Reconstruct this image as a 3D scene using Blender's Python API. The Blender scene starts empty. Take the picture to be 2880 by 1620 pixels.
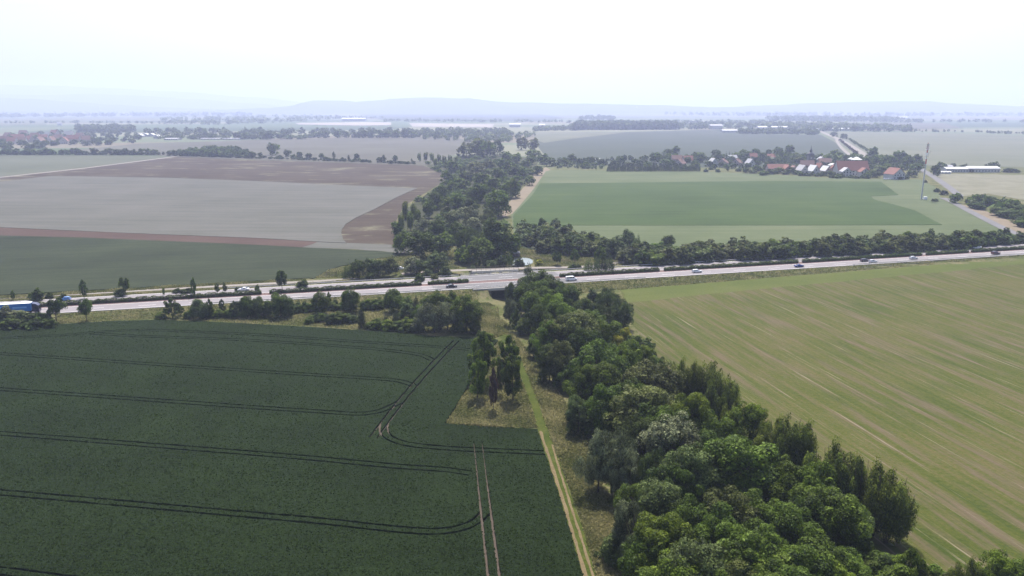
import bpy, bmesh, math, random
import numpy as np
from mathutils import Vector
from mathutils.geometry import delaunay_2d_cdt

# ------------------------------------------------------------------ camera, world, sun, exposure
SC = bpy.context.scene
COL = SC.collection
RES_W, RES_H = 2880.0, 1620.0
FPX, CAM_H, HORIZON = 2135.0, 75.0, 298.0          # focal length in pixels, flying height, horizon row
PITCH = math.atan((RES_H / 2 - HORIZON) / FPX)
CP, SP = math.cos(PITCH), math.sin(PITCH)

cam_data = bpy.data.cameras.new('camera')
cam_data.sensor_width = 36.0
cam_data.lens = 36.0 * FPX / RES_W
cam_data.clip_start = 1.0
cam_data.clip_end = 60000.0
cam = bpy.data.objects.new('camera', cam_data)
COL.objects.link(cam)
cam.location = (0, 0, CAM_H)
cam.rotation_euler = (math.pi / 2 - PITCH, 0, 0)
SC.camera = cam

SUN_EL = math.radians(60)
SUN_AZ = math.radians(3)                            # a touch to the right of straight ahead
world = bpy.data.worlds.new('World')
SC.world = world
world.use_nodes = True
wn = world.node_tree
bg = wn.nodes['Background']
sky = wn.nodes.new('ShaderNodeTexSky')
sky.sky_type = 'NISHITA'
sky.sun_disc = False
sky.sun_elevation = SUN_EL
sky.sun_rotation = SUN_AZ
sky.altitude = 250
sky.air_density = 1.0
sky.dust_density = 4.2
sky.ozone_density = 1.0
wn.links.new(sky.outputs[0], bg.inputs[0])
bg.inputs[1].default_value = 0.13

sun_data = bpy.data.lights.new('sun', 'SUN')
sun_data.energy = 5.0
sun_data.angle = math.radians(0.5)
sun_data.color = (1.0, 0.94, 0.84)
sun = bpy.data.objects.new('sun', sun_data)
COL.objects.link(sun)
sun.location = (0, 300, 600)
sun.rotation_euler = (-(math.pi / 2 - SUN_EL), 0, -SUN_AZ)

SC.view_settings.view_transform = 'Standard'
SC.view_settings.look = 'None'
SC.view_settings.gamma = 1.0
SC.view_settings.exposure = 0.82
SC.render.engine = 'CYCLES'
SC.cycles.max_bounces = 6
SC.cycles.volume_bounces = 1
SC.cycles.use_denoising = True

HAZE_DENSITY = 0.000165

# ------------------------------------------------------------------ helpers
rnd = random.Random(7)
NPR = np.random.default_rng(11)

def P(u, v, z=0.0):
    """the place in the landscape, at height z, that the photograph shows at (u, v)"""
    a = (u - RES_W / 2) / FPX
    b = (RES_H / 2 - v) / FPX
    dy = CP + b * SP
    dz = -SP + b * CP
    t = (z - CAM_H) / dz
    return Vector((a * t, dy * t, z))

def tag(o, label=None, cat=None, group=None, kind=None):
    if label: o['label'] = label
    if cat: o['category'] = cat
    if group: o['group'] = group
    if kind: o['kind'] = kind
    return o

def link(name, me, parent=None, mat=None):
    o = bpy.data.objects.new(name, me)
    COL.objects.link(o)
    if mat is not None:
        if len(me.materials) == 0:
            me.materials.append(mat)
        else:
            me.materials[0] = mat
    if parent is not None:
        o.parent = parent
    return o

def empty(name, loc=(0, 0, 0), rz=0.0, sc=(1, 1, 1)):
    o = bpy.data.objects.new(name, None)
    o.empty_display_size = 0.5
    COL.objects.link(o)
    o.location = loc
    o.rotation_euler = (0, 0, rz)
    o.scale = sc
    return o

class MB:
    """collects simple solids and links them as one mesh"""
    def __init__(self):
        self.v = []; self.f = []
    def add(self, vs, fs):
        n = len(self.v)
        self.v += [tuple(p) for p in vs]
        self.f += [tuple(i + n for i in f) for f in fs]
        return self
    def box(self, x0, x1, y0, y1, z0, z1):
        return self.add([(x0,y0,z0),(x1,y0,z0),(x1,y1,z0),(x0,y1,z0),(x0,y0,z1),(x1,y0,z1),(x1,y1,z1),(x0,y1,z1)],
                        [(0,3,2,1),(4,5,6,7),(0,1,5,4),(1,2,6,5),(2,3,7,6),(3,0,4,7)])
    def taper(self, x0, x1, y0, y1, z0, z1, k=0.8):
        cx, cy = (x0+x1)/2, (y0+y1)/2
        a, b = (x1-x0)/2, (y1-y0)/2
        return self.add([(x0,y0,z0),(x1,y0,z0),(x1,y1,z0),(x0,y1,z0),(cx-a*k,cy-b*k,z1),(cx+a*k,cy-b*k,z1),(cx+a*k,cy+b*k,z1),(cx-a*k,cy+b*k,z1)],
                        [(0,3,2,1),(4,5,6,7),(0,1,5,4),(1,2,6,5),(2,3,7,6),(3,0,4,7)])
    def tube(self, a, b, r0, r1, n=7, cap=True):
        a, b = Vector(a), Vector(b)
        d = (b - a).normalized()
        s = d.cross(Vector((0.13, 0.31, 0.94)) if abs(d.z) < 0.9 else Vector((1, 0.1, 0))).normalized()
        t = d.cross(s)
        vs = []
        for p, r in ((a, r0), (b, r1)):
            for i in range(n):
                w = 2 * math.pi * i / n
                vs.append(p + s * (r * math.cos(w)) + t * (r * math.sin(w)))
        fs = [(i, (i+1) % n, n + (i+1) % n, n + i) for i in range(n)]
        if cap:
            fs.append(tuple(range(n - 1, -1, -1))); fs.append(tuple(range(n, 2 * n)))
        return self.add(vs, fs)
    def lathe(self, c, prof, n=10):
        vs = []; fs = []
        for z, r in prof:
            for i in range(n):
                w = 2 * math.pi * i / n
                vs.append((c[0] + r * math.cos(w), c[1] + r * math.sin(w), c[2] + z))
        for k in range(len(prof) - 1):
            for i in range(n):
                fs.append((k*n+i, k*n+(i+1) % n, (k+1)*n+(i+1) % n, (k+1)*n+i))
        fs.append(tuple(range((len(prof)-1)*n, len(prof)*n)))
        return self.add(vs, fs)
    def mesh(self, name, smooth=False):
        me = bpy.data.meshes.new(name)
        me.from_pydata(self.v, [], self.f)
        if smooth:
            me.polygons.foreach_set('use_smooth', [True] * len(me.polygons))
        me.update()
        return me
    def build(self, name, mat, parent=None, smooth=False):
        return link(name, self.mesh(name, smooth), parent, mat)

ONES = ['', 'first', 'second', 'third', 'fourth', 'fifth', 'sixth', 'seventh', 'eighth', 'ninth', 'tenth', 'eleventh', 'twelfth',
        'thirteenth', 'fourteenth', 'fifteenth', 'sixteenth', 'seventeenth', 'eighteenth', 'nineteenth']
TENS = ['', '', 'twent', 'thirt', 'fort', 'fift', 'sixt', 'sevent', 'eight', 'ninet']
def ordinal(n):
    if n < 20: return ONES[n]
    if n < 100:
        return TENS[n // 10] + ('ieth' if n % 10 == 0 else 'y-' + ONES[n % 10])
    return 'one-hundred-' + (ordinal(n - 100) if n > 100 else 'th')

def quads_mesh(name, v, tint):
    n = len(tint)
    me = bpy.data.meshes.new(name)
    me.vertices.add(len(v)); me.vertices.foreach_set('co', v.astype(np.float32).ravel())
    me.loops.add(n * 4); me.loops.foreach_set('vertex_index', np.arange(n * 4, dtype=np.int32))
    me.polygons.add(n); me.polygons.foreach_set('loop_start', np.arange(0, n * 4, 4, dtype=np.int32))
    at = me.attributes.new('tint', 'FLOAT', 'FACE')
    at.data.foreach_set('value', tint.astype(np.float32))
    me.update(calc_edges=True)
    return me


# ------------------------------------------------------------------ materials
def new_mat(name):
    m = bpy.data.materials.new(name)
    m.use_nodes = True
    nt = m.node_tree
    return m, nt, nt.nodes['Principled BSDF']

def plain(name, col, rough=0.7, metal=0.0, spec=0.3, var=0.0, vscale=1.0):
    m, nt, b = new_mat(name)
    b.inputs['Roughness'].default_value = rough
    b.inputs['Metallic'].default_value = metal
    b.inputs['Specular IOR Level'].default_value = spec
    if var:
        g = nt.nodes.new('ShaderNodeNewGeometry')
        n = nt.nodes.new('ShaderNodeTexNoise')
        n.inputs['Scale'].default_value = vscale
        n.inputs['Detail'].default_value = 4
        nt.links.new(g.outputs['Position'], n.inputs['Vector'])
        mx = nt.nodes.new('ShaderNodeMix'); mx.data_type = 'RGBA'
        mx.inputs[6].default_value = tuple(c * (1 - var) for c in col) + (1,)
        mx.inputs[7].default_value = tuple(min(1, c * (1 + var)) for c in col) + (1,)
        nt.links.new(n.outputs['Fac'], mx.inputs[0])
        nt.links.new(mx.outputs[2], b.inputs['Base Color'])
    else:
        b.inputs['Base Color'].default_value = tuple(col) + (1,)
    return m

def ground_mat(name, cols, big=0.02, fine=1.2, streak=None, streak_w=3.0, streak_amt=0.5, bump=0.3, streak_ratio=40.0, extra=None, extra2=None, contrast=1.0, patch=0.5, fine_amt=0.35):
    """cols: dark, mid, light. big/fine: noise frequency per metre. streak: direction in degrees of the drill or mowing lines."""
    m, nt, b = new_mat(name)
    N, L = nt.nodes, nt.links
    b.inputs['Roughness'].default_value = 0.95
    b.inputs['Specular IOR Level'].default_value = 0.08
    geo = N.new('ShaderNodeNewGeometry')
    def noise(vec, scale, detail=4, rough=0.6):
        n = N.new('ShaderNodeTexNoise')
        n.inputs['Scale'].default_value = scale
        n.inputs['Detail'].default_value = detail
        n.inputs['Roughness'].default_value = rough
        L.new(vec, n.inputs['Vector'])
        return n.outputs['Fac']
    def math_(op, a, bb):
        n = N.new('ShaderNodeMath'); n.operation = op
        for i, q in enumerate((a, bb)):
            if isinstance(q, (int, float)): n.inputs[i].default_value = q
            else: L.new(q, n.inputs[i])
        return n.outputs[0]
    pos = geo.outputs['Position']
    nb = noise(pos, big, 3)
    nf = noise(pos, fine, 5, 0.7)
    val = math_('ADD', math_('MULTIPLY', math_('SUBTRACT', nb, 0.5), patch * 2.6), math_('MULTIPLY', math_('SUBTRACT', nf, 0.5), fine_amt * 2.6))
    if streak is not None:
        mp = N.new('ShaderNodeMapping'); mp.vector_type = 'TEXTURE'
        mp.inputs['Rotation'].default_value = (0, 0, math.radians(streak))
        mp.inputs['Scale'].default_value = (streak_w * streak_ratio, streak_w, 1000)
        L.new(pos, mp.inputs['Vector'])
        ns = noise(mp.outputs[0], 1.0, 6, 0.75)
        val = math_('ADD', val, math_('MULTIPLY', math_('SUBTRACT', ns, 0.5), streak_amt * 3.0))
    val = math_('ADD', math_('MULTIPLY', val, contrast), 0.5)
    ramp = N.new('ShaderNodeValToRGB')
    e = ramp.color_ramp.elements
    e[0].position = 0.0; e[0].color = cols[0] + (1,)
    e[1].position = 1.0; e[1].color = cols[2] + (1,)
    k = e.new(0.5); k.color = cols[1] + (1,)
    L.new(val, ramp.inputs['Fac'])
    out = ramp.outputs['Color']
    for ex_ in (extra, extra2):                 # (colour, scale xyz, rotation, threshold) a second kind of cover in drawn-out patches
        if ex_ is None: continue
        col2, sc3, rz, lo, hi = ex_
        mp = N.new('ShaderNodeMapping'); mp.vector_type = 'TEXTURE'
        mp.inputs['Rotation'].default_value = (0, 0, math.radians(rz))
        mp.inputs['Scale'].default_value = sc3
        mp.inputs['Location'].default_value = (31.0, 17.0, 0)
        L.new(pos, mp.inputs['Vector'])
        ne = noise(mp.outputs[0], 1.0, 6, 0.68)
        mr = N.new('ShaderNodeMapRange')
        mr.inputs['From Min'].default_value = lo; mr.inputs['From Max'].default_value = hi
        L.new(ne, mr.inputs['Value'])
        mx = N.new('ShaderNodeMix'); mx.data_type = 'RGBA'
        L.new(mr.outputs[0], mx.inputs[0]); L.new(out, mx.inputs[6])
        mx.inputs[7].default_value = col2 + (1,)
        out = mx.outputs[2]
    L.new(out, b.inputs['Base Color'])
    if bump:
        bp = N.new('ShaderNodeBump')
        bp.inputs['Strength'].default_value = 1.0
        bp.inputs['Distance'].default_value = bump
        L.new(nf, bp.inputs['Height'])
        L.new(bp.outputs[0], b.inputs['Normal'])
    return m

def leaf_mat(name, dark, light, trans=0.35, hue=0.01, val=0.2):
    m, nt, b = new_mat(name)
    N, L = nt.nodes, nt.links
    at = N.new('ShaderNodeAttribute'); at.attribute_name = 'tint'
    oi = N.new('ShaderNodeObjectInfo')
    mx = N.new('ShaderNodeMix'); mx.data_type = 'RGBA'
    mx.inputs[6].default_value = dark + (1,); mx.inputs[7].default_value = light + (1,)
    L.new(at.outputs['Fac'], mx.inputs[0])
    hs = N.new('ShaderNodeHueSaturation')
    def mr(lo, hi, src):
        r = N.new('ShaderNodeMapRange')
        r.inputs['To Min'].default_value = lo; r.inputs['To Max'].default_value = hi
        L.new(src, r.inputs['Value']); return r.outputs[0]
    L.new(mr(0.5 - hue, 0.5 + hue, oi.outputs['Random']), hs.inputs['Hue'])
    fr = N.new('ShaderNodeMath'); fr.operation = 'FRACT'
    ml = N.new('ShaderNodeMath'); ml.operation = 'MULTIPLY'; ml.inputs[1].default_value = 7.31
    L.new(oi.outputs['Random'], ml.inputs[0]); L.new(ml.outputs[0], fr.inputs[0])
    L.new(mr(1 - val, 1 + val, fr.outputs[0]), hs.inputs['Value'])
    hs.inputs['Saturation'].default_value = 1.0
    L.new(mx.outputs[2], hs.inputs['Color'])
    L.new(hs.outputs[0], b.inputs['Base Color'])
    b.inputs['Roughness'].default_value = 0.6
    b.inputs['Specular IOR Level'].default_value = 0.12
    tr = N.new('ShaderNodeBsdfTranslucent')
    L.new(hs.outputs[0], tr.inputs['Color'])
    ms = N.new('ShaderNodeMixShader'); ms.inputs[0].default_value = trans
    L.new(b.outputs[0], ms.inputs[1]); L.new(tr.outputs[0], ms.inputs[2])
    L.new(ms.outputs[0], nt.nodes['Material Output'].inputs['Surface'])
    return m

M = {}
M['leaf_green'] = leaf_mat('leaf_green', (0.008, 0.018, 0.003), (0.125, 0.19, 0.024), 0.4)
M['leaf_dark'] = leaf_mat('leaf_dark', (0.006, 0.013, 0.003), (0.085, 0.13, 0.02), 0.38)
M['leaf_bright'] = leaf_mat('leaf_bright', (0.018, 0.038, 0.003), (0.16, 0.225, 0.022), 0.4)
M['leaf_olive'] = leaf_mat('leaf_olive', (0.013, 0.02, 0.005), (0.145, 0.17, 0.045), 0.35)
M['leaf_silver'] = leaf_mat('leaf_silver', (0.016, 0.024, 0.009), (0.25, 0.285, 0.15), 0.3)
M['leaf_grey'] = leaf_mat('leaf_grey', (0.011, 0.021, 0.005), (0.14, 0.19, 0.058), 0.35)
M['leaf_poplar'] = leaf_mat('leaf_poplar', (0.018, 0.032, 0.005), (0.18, 0.225, 0.04), 0.45)
M['leaf_conifer'] = leaf_mat('leaf_conifer', (0.012, 0.021, 0.008), (0.075, 0.095, 0.036), 0.2)
M['leaf_rust'] = leaf_mat('leaf_rust', (0.032, 0.02, 0.014), (0.11, 0.072, 0.052), 0.3)
M['leaf_yellow'] = leaf_mat('leaf_yellow', (0.12, 0.13, 0.008), (0.36, 0.35, 0.03))
M['long_grass'] = leaf_mat('long_grass', (0.075, 0.095, 0.024), (0.33, 0.30, 0.15), 0.5, 0.0, 0.0)
M['bark'] = plain('bark', (0.07, 0.055, 0.042), 0.95, var=0.3, vscale=2.0)
M['grass'] = ground_mat('rough_grass', ((0.10, 0.125, 0.035), (0.17, 0.185, 0.065), (0.27, 0.25, 0.135)), big=0.06, fine=0.9, bump=0.25, patch=0.55, fine_amt=0.5)
M['plain'] = None
M['crop'] = ground_mat('winter_wheat', ((0.0044, 0.0096, 0.0028), (0.0085, 0.0174, 0.0041), (0.0142, 0.0261, 0.0062)), big=0.05, fine=1.9, streak=-4, streak_w=1.2, streak_amt=0.35, bump=0.45, patch=0.4, fine_amt=0.9)
M['soil'] = plain('rut_soil', (0.06, 0.047, 0.038), 0.95, var=0.3, vscale=1.5)
M['crop_far'] = ground_mat('barley_crop', ((0.0135, 0.0181, 0.0093), (0.0229, 0.0308, 0.0148), (0.0353, 0.0444, 0.022)), big=0.02, fine=0.8, streak=12, streak_w=4, streak_ratio=14, streak_amt=0.6, bump=0.15, patch=0.5, fine_amt=0.4)
M['meadow'] = ground_mat('mown_meadow', ((0.0306, 0.0455, 0.0074), (0.0536, 0.0621, 0.0121), (0.0842, 0.0718, 0.0299)), big=0.03, fine=1.1, streak=-77.5, streak_w=1.8, streak_amt=0.6, bump=0.18, patch=0.5, fine_amt=0.6,
                         extra=((0.096, 0.072, 0.05), (42, 3.2, 1000), -77.5, 0.48, 0.70), extra2=((0.17, 0.145, 0.105), (50, 0.8, 1000), -77.5, 0.585, 0.69))
M['headland'] = ground_mat('meadow_headland', ((0.042, 0.0605, 0.0118), (0.063, 0.0773, 0.0176), (0.084, 0.0882, 0.0294)), big=0.03, fine=1.1, streak=14.6, streak_w=2.0, streak_amt=0.3, bump=0.18, patch=0.5, fine_amt=0.5)
M['pale_crop'] = ground_mat('pale_barley', ((0.0623, 0.0649, 0.055), (0.0831, 0.0839, 0.0739), (0.1039, 0.1005, 0.0928)), big=0.015, fine=0.5, streak=-3, streak_w=7, streak_ratio=14, streak_amt=0.75, bump=0.1, patch=0.4, fine_amt=0.3)
M['brown_field'] = ground_mat('bare_field', ((0.028, 0.0209, 0.015), (0.0467, 0.0354, 0.0262), (0.0654, 0.0547, 0.0394)), big=0.012, fine=0.5, streak=-2, streak_w=10, streak_ratio=14, streak_amt=0.6, bump=0.12, patch=0.4, fine_amt=0.3,
                              extra=((0.20, 0.20, 0.13), (60, 25, 1000), -5, 0.55, 0.75))
M['brown_strip'] = ground_mat('bare_strip', ((0.0369, 0.0239, 0.0201), (0.0614, 0.0409, 0.0334), (0.0859, 0.0614, 0.0502)), big=0.03, fine=0.5, streak=-8, streak_w=2.0, streak_amt=0.25, bump=0.12, patch=0.3, fine_amt=0.2)
M['green_mid'] = ground_mat('pale_green_crop', ((0.0519, 0.0684, 0.0302), (0.0707, 0.0891, 0.0428), (0.0959, 0.107, 0.058)), big=0.015, fine=0.5, streak=2, streak_w=8, streak_ratio=14, streak_amt=0.6, bump=0.1, patch=0.5, fine_amt=0.3)
M['green_deep'] = ground_mat('deep_green_crop', ((0.0237, 0.0414, 0.0112), (0.0342, 0.0572, 0.0162), (0.0478, 0.07, 0.0216)), big=0.012, fine=0.5, streak=2, streak_w=8, streak_ratio=14, streak_amt=0.6, bump=0.1, patch=0.55, fine_amt=0.35)
M['fallow'] = ground_mat('fallow_grass', ((0.078, 0.0795, 0.045), (0.132, 0.129, 0.09), (0.186, 0.1785, 0.135)), big=0.04, fine=0.15, streak=5, streak_w=4.0, streak_amt=0.3, bump=0.1, patch=0.4, fine_amt=0.3)
M['grey_crop'] = ground_mat('grey_green_crop', ((0.0513, 0.0594, 0.0391), (0.0756, 0.0837, 0.0594), (0.0999, 0.108, 0.0796)), big=0.006, fine=0.2, streak=5, streak_w=8.0, streak_amt=0.2, bump=0, patch=0.4, fine_amt=0.1)
M['far_green'] = ground_mat('far_green_crop', ((0.0283, 0.0368, 0.0264), (0.0416, 0.0519, 0.0388), (0.0593, 0.067, 0.0512)), big=0.006, fine=0.2, streak=5, streak_w=8.0, streak_amt=0.2, bump=0, patch=0.4, fine_amt=0.1)
M['far_brown'] = ground_mat('far_stubble', ((0.0525, 0.0518, 0.0393), (0.0755, 0.0743, 0.0588), (0.0984, 0.1, 0.0816)), big=0.006, fine=0.2, streak=5, streak_w=8.0, streak_amt=0.2, bump=0, patch=0.5, fine_amt=0.1)
M['far_pale'] = ground_mat('far_pale_crop', ((0.0714, 0.0825, 0.052), (0.0973, 0.104, 0.0723), (0.1233, 0.1225, 0.0928)), big=0.006, fine=0.2, streak=3, streak_w=8.0, streak_amt=0.3, bump=0, patch=0.5, fine_amt=0.1)
M['sandy'] = ground_mat('far_foil_rows', ((0.2025, 0.18, 0.162), (0.2475, 0.225, 0.207), (0.279, 0.2565, 0.2385)), big=0.006, fine=0.2, bump=0, patch=0.4, fine_amt=0.1)
M['dry_grass'] = ground_mat('dry_grass', ((0.1162, 0.0949, 0.0635), (0.1535, 0.1281, 0.0928), (0.186, 0.1565, 0.1221)), big=0.06, fine=0.6, bump=0.15, patch=0.4, fine_amt=0.4)
M['straw'] = ground_mat('straw_edge', ((0.0783, 0.0587, 0.0316), (0.1281, 0.1, 0.0575), (0.1636, 0.1311, 0.0775)), big=0.2, fine=2.0, bump=0.15, patch=0.4, fine_amt=0.6)
M['path_green'] = ground_mat('mown_path', ((0.0295, 0.0434, 0.0063), (0.0451, 0.059, 0.0097), (0.066, 0.0729, 0.0174)), big=0.15, fine=1.8, bump=0.2, patch=0.9, fine_amt=0.9)
M['gravel'] = ground_mat('gravel_track', ((0.1492, 0.132, 0.1205), (0.1952, 0.1779, 0.1636), (0.2411, 0.2239, 0.2066)), big=0.1, fine=2.0, bump=0.05, patch=0.4, fine_amt=0.4)
M['asphalt'] = ground_mat('asphalt', ((0.104, 0.104, 0.108), (0.128, 0.1264, 0.132), (0.152, 0.1504, 0.156)), big=0.1, fine=2.0, bump=0.0, patch=0.4, fine_amt=0.3)
M['concrete_road'] = ground_mat('concrete_road', ((0.1645, 0.1525, 0.1598), (0.1894, 0.1767, 0.1859), (0.2073, 0.1941, 0.2045)), big=0.08, fine=1.0, streak=14.6, streak_w=0.8, streak_amt=0.35, bump=0.0, patch=0.3, fine_amt=0.15)
M['median_soil'] = plain('median_soil', (0.115, 0.075, 0.07), 0.95, var=0.35, vscale=0.9)
M['concrete'] = plain('concrete', (0.42, 0.40, 0.38), 0.85, var=0.15, vscale=0.8)
M['dark_concrete'] = plain('shaded_concrete', (0.22, 0.20, 0.19), 0.9, var=0.2, vscale=0.8)  # darker copy of the concrete, shade below the bridge decks put into its colour
M['steel'] = plain('galvanised_steel', (0.42, 0.42, 0.43), 0.5, 0.6)
M['white_paint'] = plain('road_paint', (0.75, 0.75, 0.75), 0.7)
M['wood'] = plain('weathered_wood', (0.13, 0.10, 0.08), 0.9, var=0.3, vscale=3)
M['water'] = plain('pond_water', (0.16, 0.19, 0.19), 0.25, spec=0.5)
M['rubber'] = plain('tyre_rubber', (0.025, 0.025, 0.025), 0.8)
M['rim'] = plain('wheel_rim', (0.45, 0.45, 0.46), 0.4, 0.7)
M['glass'] = plain('dark_glass', (0.025, 0.03, 0.035), 0.08, spec=0.6)
M['lamp_white'] = plain('headlamp_glass', (0.75, 0.75, 0.78), 0.15, spec=0.6)
M['lamp_red'] = plain('tail_lamp', (0.35, 0.02, 0.02), 0.3)

def patchwork():
    """far plain: fields of many crops laid side by side, too far off to draw one by one"""
    m, nt, b = new_mat('plain_of_far_fields')
    N, L = nt.nodes, nt.links
    b.inputs['Roughness'].default_value = 0.95; b.inputs['Specular IOR Level'].default_value = 0.05
    g = N.new('ShaderNodeNewGeometry')
    mp = N.new('ShaderNodeMapping'); mp.vector_type = 'TEXTURE'
    mp.inputs['Scale'].default_value = (900, 420, 1e6); mp.inputs['Rotation'].default_value = (0, 0, 0.2)
    L.new(g.outputs['Position'], mp.inputs['Vector'])
    vo = N.new('ShaderNodeTexVoronoi'); vo.feature = 'F1'; vo.distance = 'CHEBYCHEV'
    L.new(mp.outputs[0], vo.inputs['Vector']); vo.inputs['Scale'].default_value = 1.0
    sep = N.new('ShaderNodeSeparateColor'); L.new(vo.outputs['Color'], sep.inputs[0])
    r = N.new('ShaderNodeValToRGB'); r.color_ramp.interpolation = 'CONSTANT'
    pal = [(0.0, (0.07, 0.095, 0.055)), (0.2, (0.10, 0.12, 0.075)), (0.38, (0.13, 0.118, 0.09)), (0.55, (0.055, 0.075, 0.05)), (0.7, (0.14, 0.145, 0.10)), (0.85, (0.085, 0.10, 0.065))]
    el = r.color_ramp.elements
    el[0].position, el[0].color = 0.0, pal[0][1] + (1,)
    el[1].position, el[1].color = pal[-1][0], pal[-1][1] + (1,)
    for p_, c_ in pal[1:-1]:
        k = el.new(p_); k.color = c_ + (1,)
    L.new(sep.outputs[0], r.inputs['Fac'])
    # close to the camera the sheet is rough meadow
    gm = N.new('ShaderNodeTexNoise'); gm.inputs['Scale'].default_value = 0.07; gm.inputs['Detail'].default_value = 6
    gm.inputs['Roughness'].default_value = 0.75
    L.new(g.outputs['Position'], gm.inputs['Vector'])
    gf = N.new('ShaderNodeTexNoise'); gf.inputs['Scale'].default_value = 0.9; gf.inputs['Detail'].default_value = 5
    L.new(g.outputs['Position'], gf.inputs['Vector'])
    ad = N.new('ShaderNodeMath'); ad.operation = 'MULTIPLY_ADD'; ad.inputs[1].default_value = 0.7
    L.new(gf.outputs['Fac'], ad.inputs[0]); L.new(gm.outputs['Fac'], ad.inputs[2])
    r2 = N.new('ShaderNodeValToRGB')
    e2 = r2.color_ramp.elements
    e2[0].position, e2[0].color = 0.55, (0.034, 0.048, 0.013, 1)
    e2[1].position, e2[1].color = 1.1, (0.125, 0.112, 0.062, 1)
    k = e2.new(0.8); k.color = (0.066, 0.075, 0.025, 1)
    L.new(ad.outputs[0], r2.inputs['Fac'])
    sx = N.new('ShaderNodeSeparateXYZ'); L.new(g.outputs['Position'], sx.inputs[0])
    far = N.new('ShaderNodeMapRange'); far.inputs['From Min'].default_value = 900; far.inputs['From Max'].default_value = 1100
    L.new(sx.outputs['Y'], far.inputs['Value'])
    mx = N.new('ShaderNodeMix'); mx.data_type = 'RGBA'
    L.new(far.outputs[0], mx.inputs[0]); L.new(r2.outputs[0], mx.inputs[6]); L.new(r.outputs[0], mx.inputs[7])
    L.new(mx.outputs[2], b.inputs['Base Color'])
    bp = N.new('ShaderNodeBump'); bp.inputs['Distance'].default_value = 0.25
    L.new(gf.outputs['Fac'], bp.inputs['Height']); L.new(bp.outputs[0], b.inputs['Normal'])
    return m
M['plain'] = patchwork()

# ------------------------------------------------------------------ the lie of the land
ROAD_Z = 1.0
def yc(x): return 2.7895e-05 * x * x + 0.261034 * x + 316.9           # centre of the near carriageway
def slope(x): return 2 * 2.7895e-05 * x + 0.261034
def R(x, off, z=ROAD_Z):
    m_ = slope(x); k = math.hypot(1, m_)
    return Vector((x - off * m_ / k, yc(x) + off / k, z))
def road_off(x, y): return (y - yc(x)) / math.hypot(1, slope(x))
BR0, BR1 = -10.5, 9.0                                                   # the opening under the bridge
def height(x, y):
    d = road_off(x, y)
    ax = -1.0 + (6.0 * max(0.0, -d - 10) / 60 if d < 0 else -14.0 * max(0.0, d - 25) / 60)   # axis of the hollow
    xs = x + d * 0.26
    g = max(0.0, 1 - max(0.0, abs(d - 7) - 22) / 62) ** 1.5
    dip = -4.8 * g * math.exp(-((xs - ax) / 13.0) ** 2)
    if g <= 0: dip = 0.0
    if BR0 - 1.0 < xs < BR1 + 1.0 and -24 < d < 38:
        return min(dip, -4.0) if -8 < d < 22 else dip
    e = 0.8 - 0.5 * max(0.0, -7.0 - d, d - 21.5)
    if e > dip and (-420 < x < 640): return e
    return dip

def axis_steps(lo, hi, fine_lo, fine_hi, fine, grow=1.25):
    c = list(np.arange(fine_lo, fine_hi + 1e-6, fine))
    s = fine; p = fine_lo; low = []
    while p > lo:
        s *= grow; p -= s; low.append(max(p, lo))
    s = fine; p = fine_hi; up = []
    while p < hi:
        s *= grow; p += s; up.append(min(p, hi))
    return low[::-1] + c + up

def make_ground():
    xs = axis_steps(-15000, 15000, -120, 120, 2.0)
    ys = axis_steps(-300, 17500, 225, 410, 2.0)
    nx, ny = len(xs), len(ys)
    vs = [(x, y, height(x, y)) for y in ys for x in xs]
    fs = [(j*nx+i, j*nx+i+1, (j+1)*nx+i+1, (j+1)*nx+i) for j in range(ny-1) for i in range(nx-1)]
    me = bpy.data.meshes.new('ground'); me.from_pydata(vs, [], fs)
    me.polygons.foreach_set('use_smooth', [True] * len(fs)); me.update()
    o = link('ground', me, None, M['plain'])
    tag(o, 'rough grassy land under the fields, reaching out to the horizon', kind='structure')
make_ground()

# embankment body under the carriageways, left and right of the bridge, so that the road never floats
def ribbon_pts(x0, x1, off, step=6.0):
    n = max(2, int(abs(x1 - x0) / step) + 1)
    return [x0 + (x1 - x0) * i / (n - 1) for i in range(n)]

def road_ribbon(name, x0, x1, o0, o1, z, mat, label=None, parent=None, thick=0.0, step=6.0, kind='structure'):
    xs = ribbon_pts(x0, x1, o0, step)
    mb = MB()
    top = [(R(x, o0, z), R(x, o1, z)) for x in xs]
    vs = [p for a in top for p in a]
    fs = [(2*i, 2*i+2, 2*i+3, 2*i+1) for i in range(len(xs)-1)]
    mb.add(vs, fs)
    if thick:
        lo = [(R(x, o0, z-thick), R(x, o1, z-thick)) for x in xs]
        n = len(xs)
        mb.add([a[0] for a in top] + [a[0] for a in lo], [(i, n+i, n+i+1, i+1) for i in range(n-1)])
        mb.add([a[1] for a in top] + [a[1] for a in lo], [(i, i+1, n+i+1, n+i) for i in range(n-1)])
        mb.add([p for a in lo for p in a], [(2*i, 2*i+1, 2*i+3, 2*i+2) for i in range(n-1)])
        for k in (0, -1):
            mb.add([top[k][0], top[k][1], lo[k][1], lo[k][0]], [(0, 1, 2, 3)])
    o = mb.build(name, mat, parent)
    if label: tag(o, label)
    if kind: o['kind'] = kind
    return o

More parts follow.
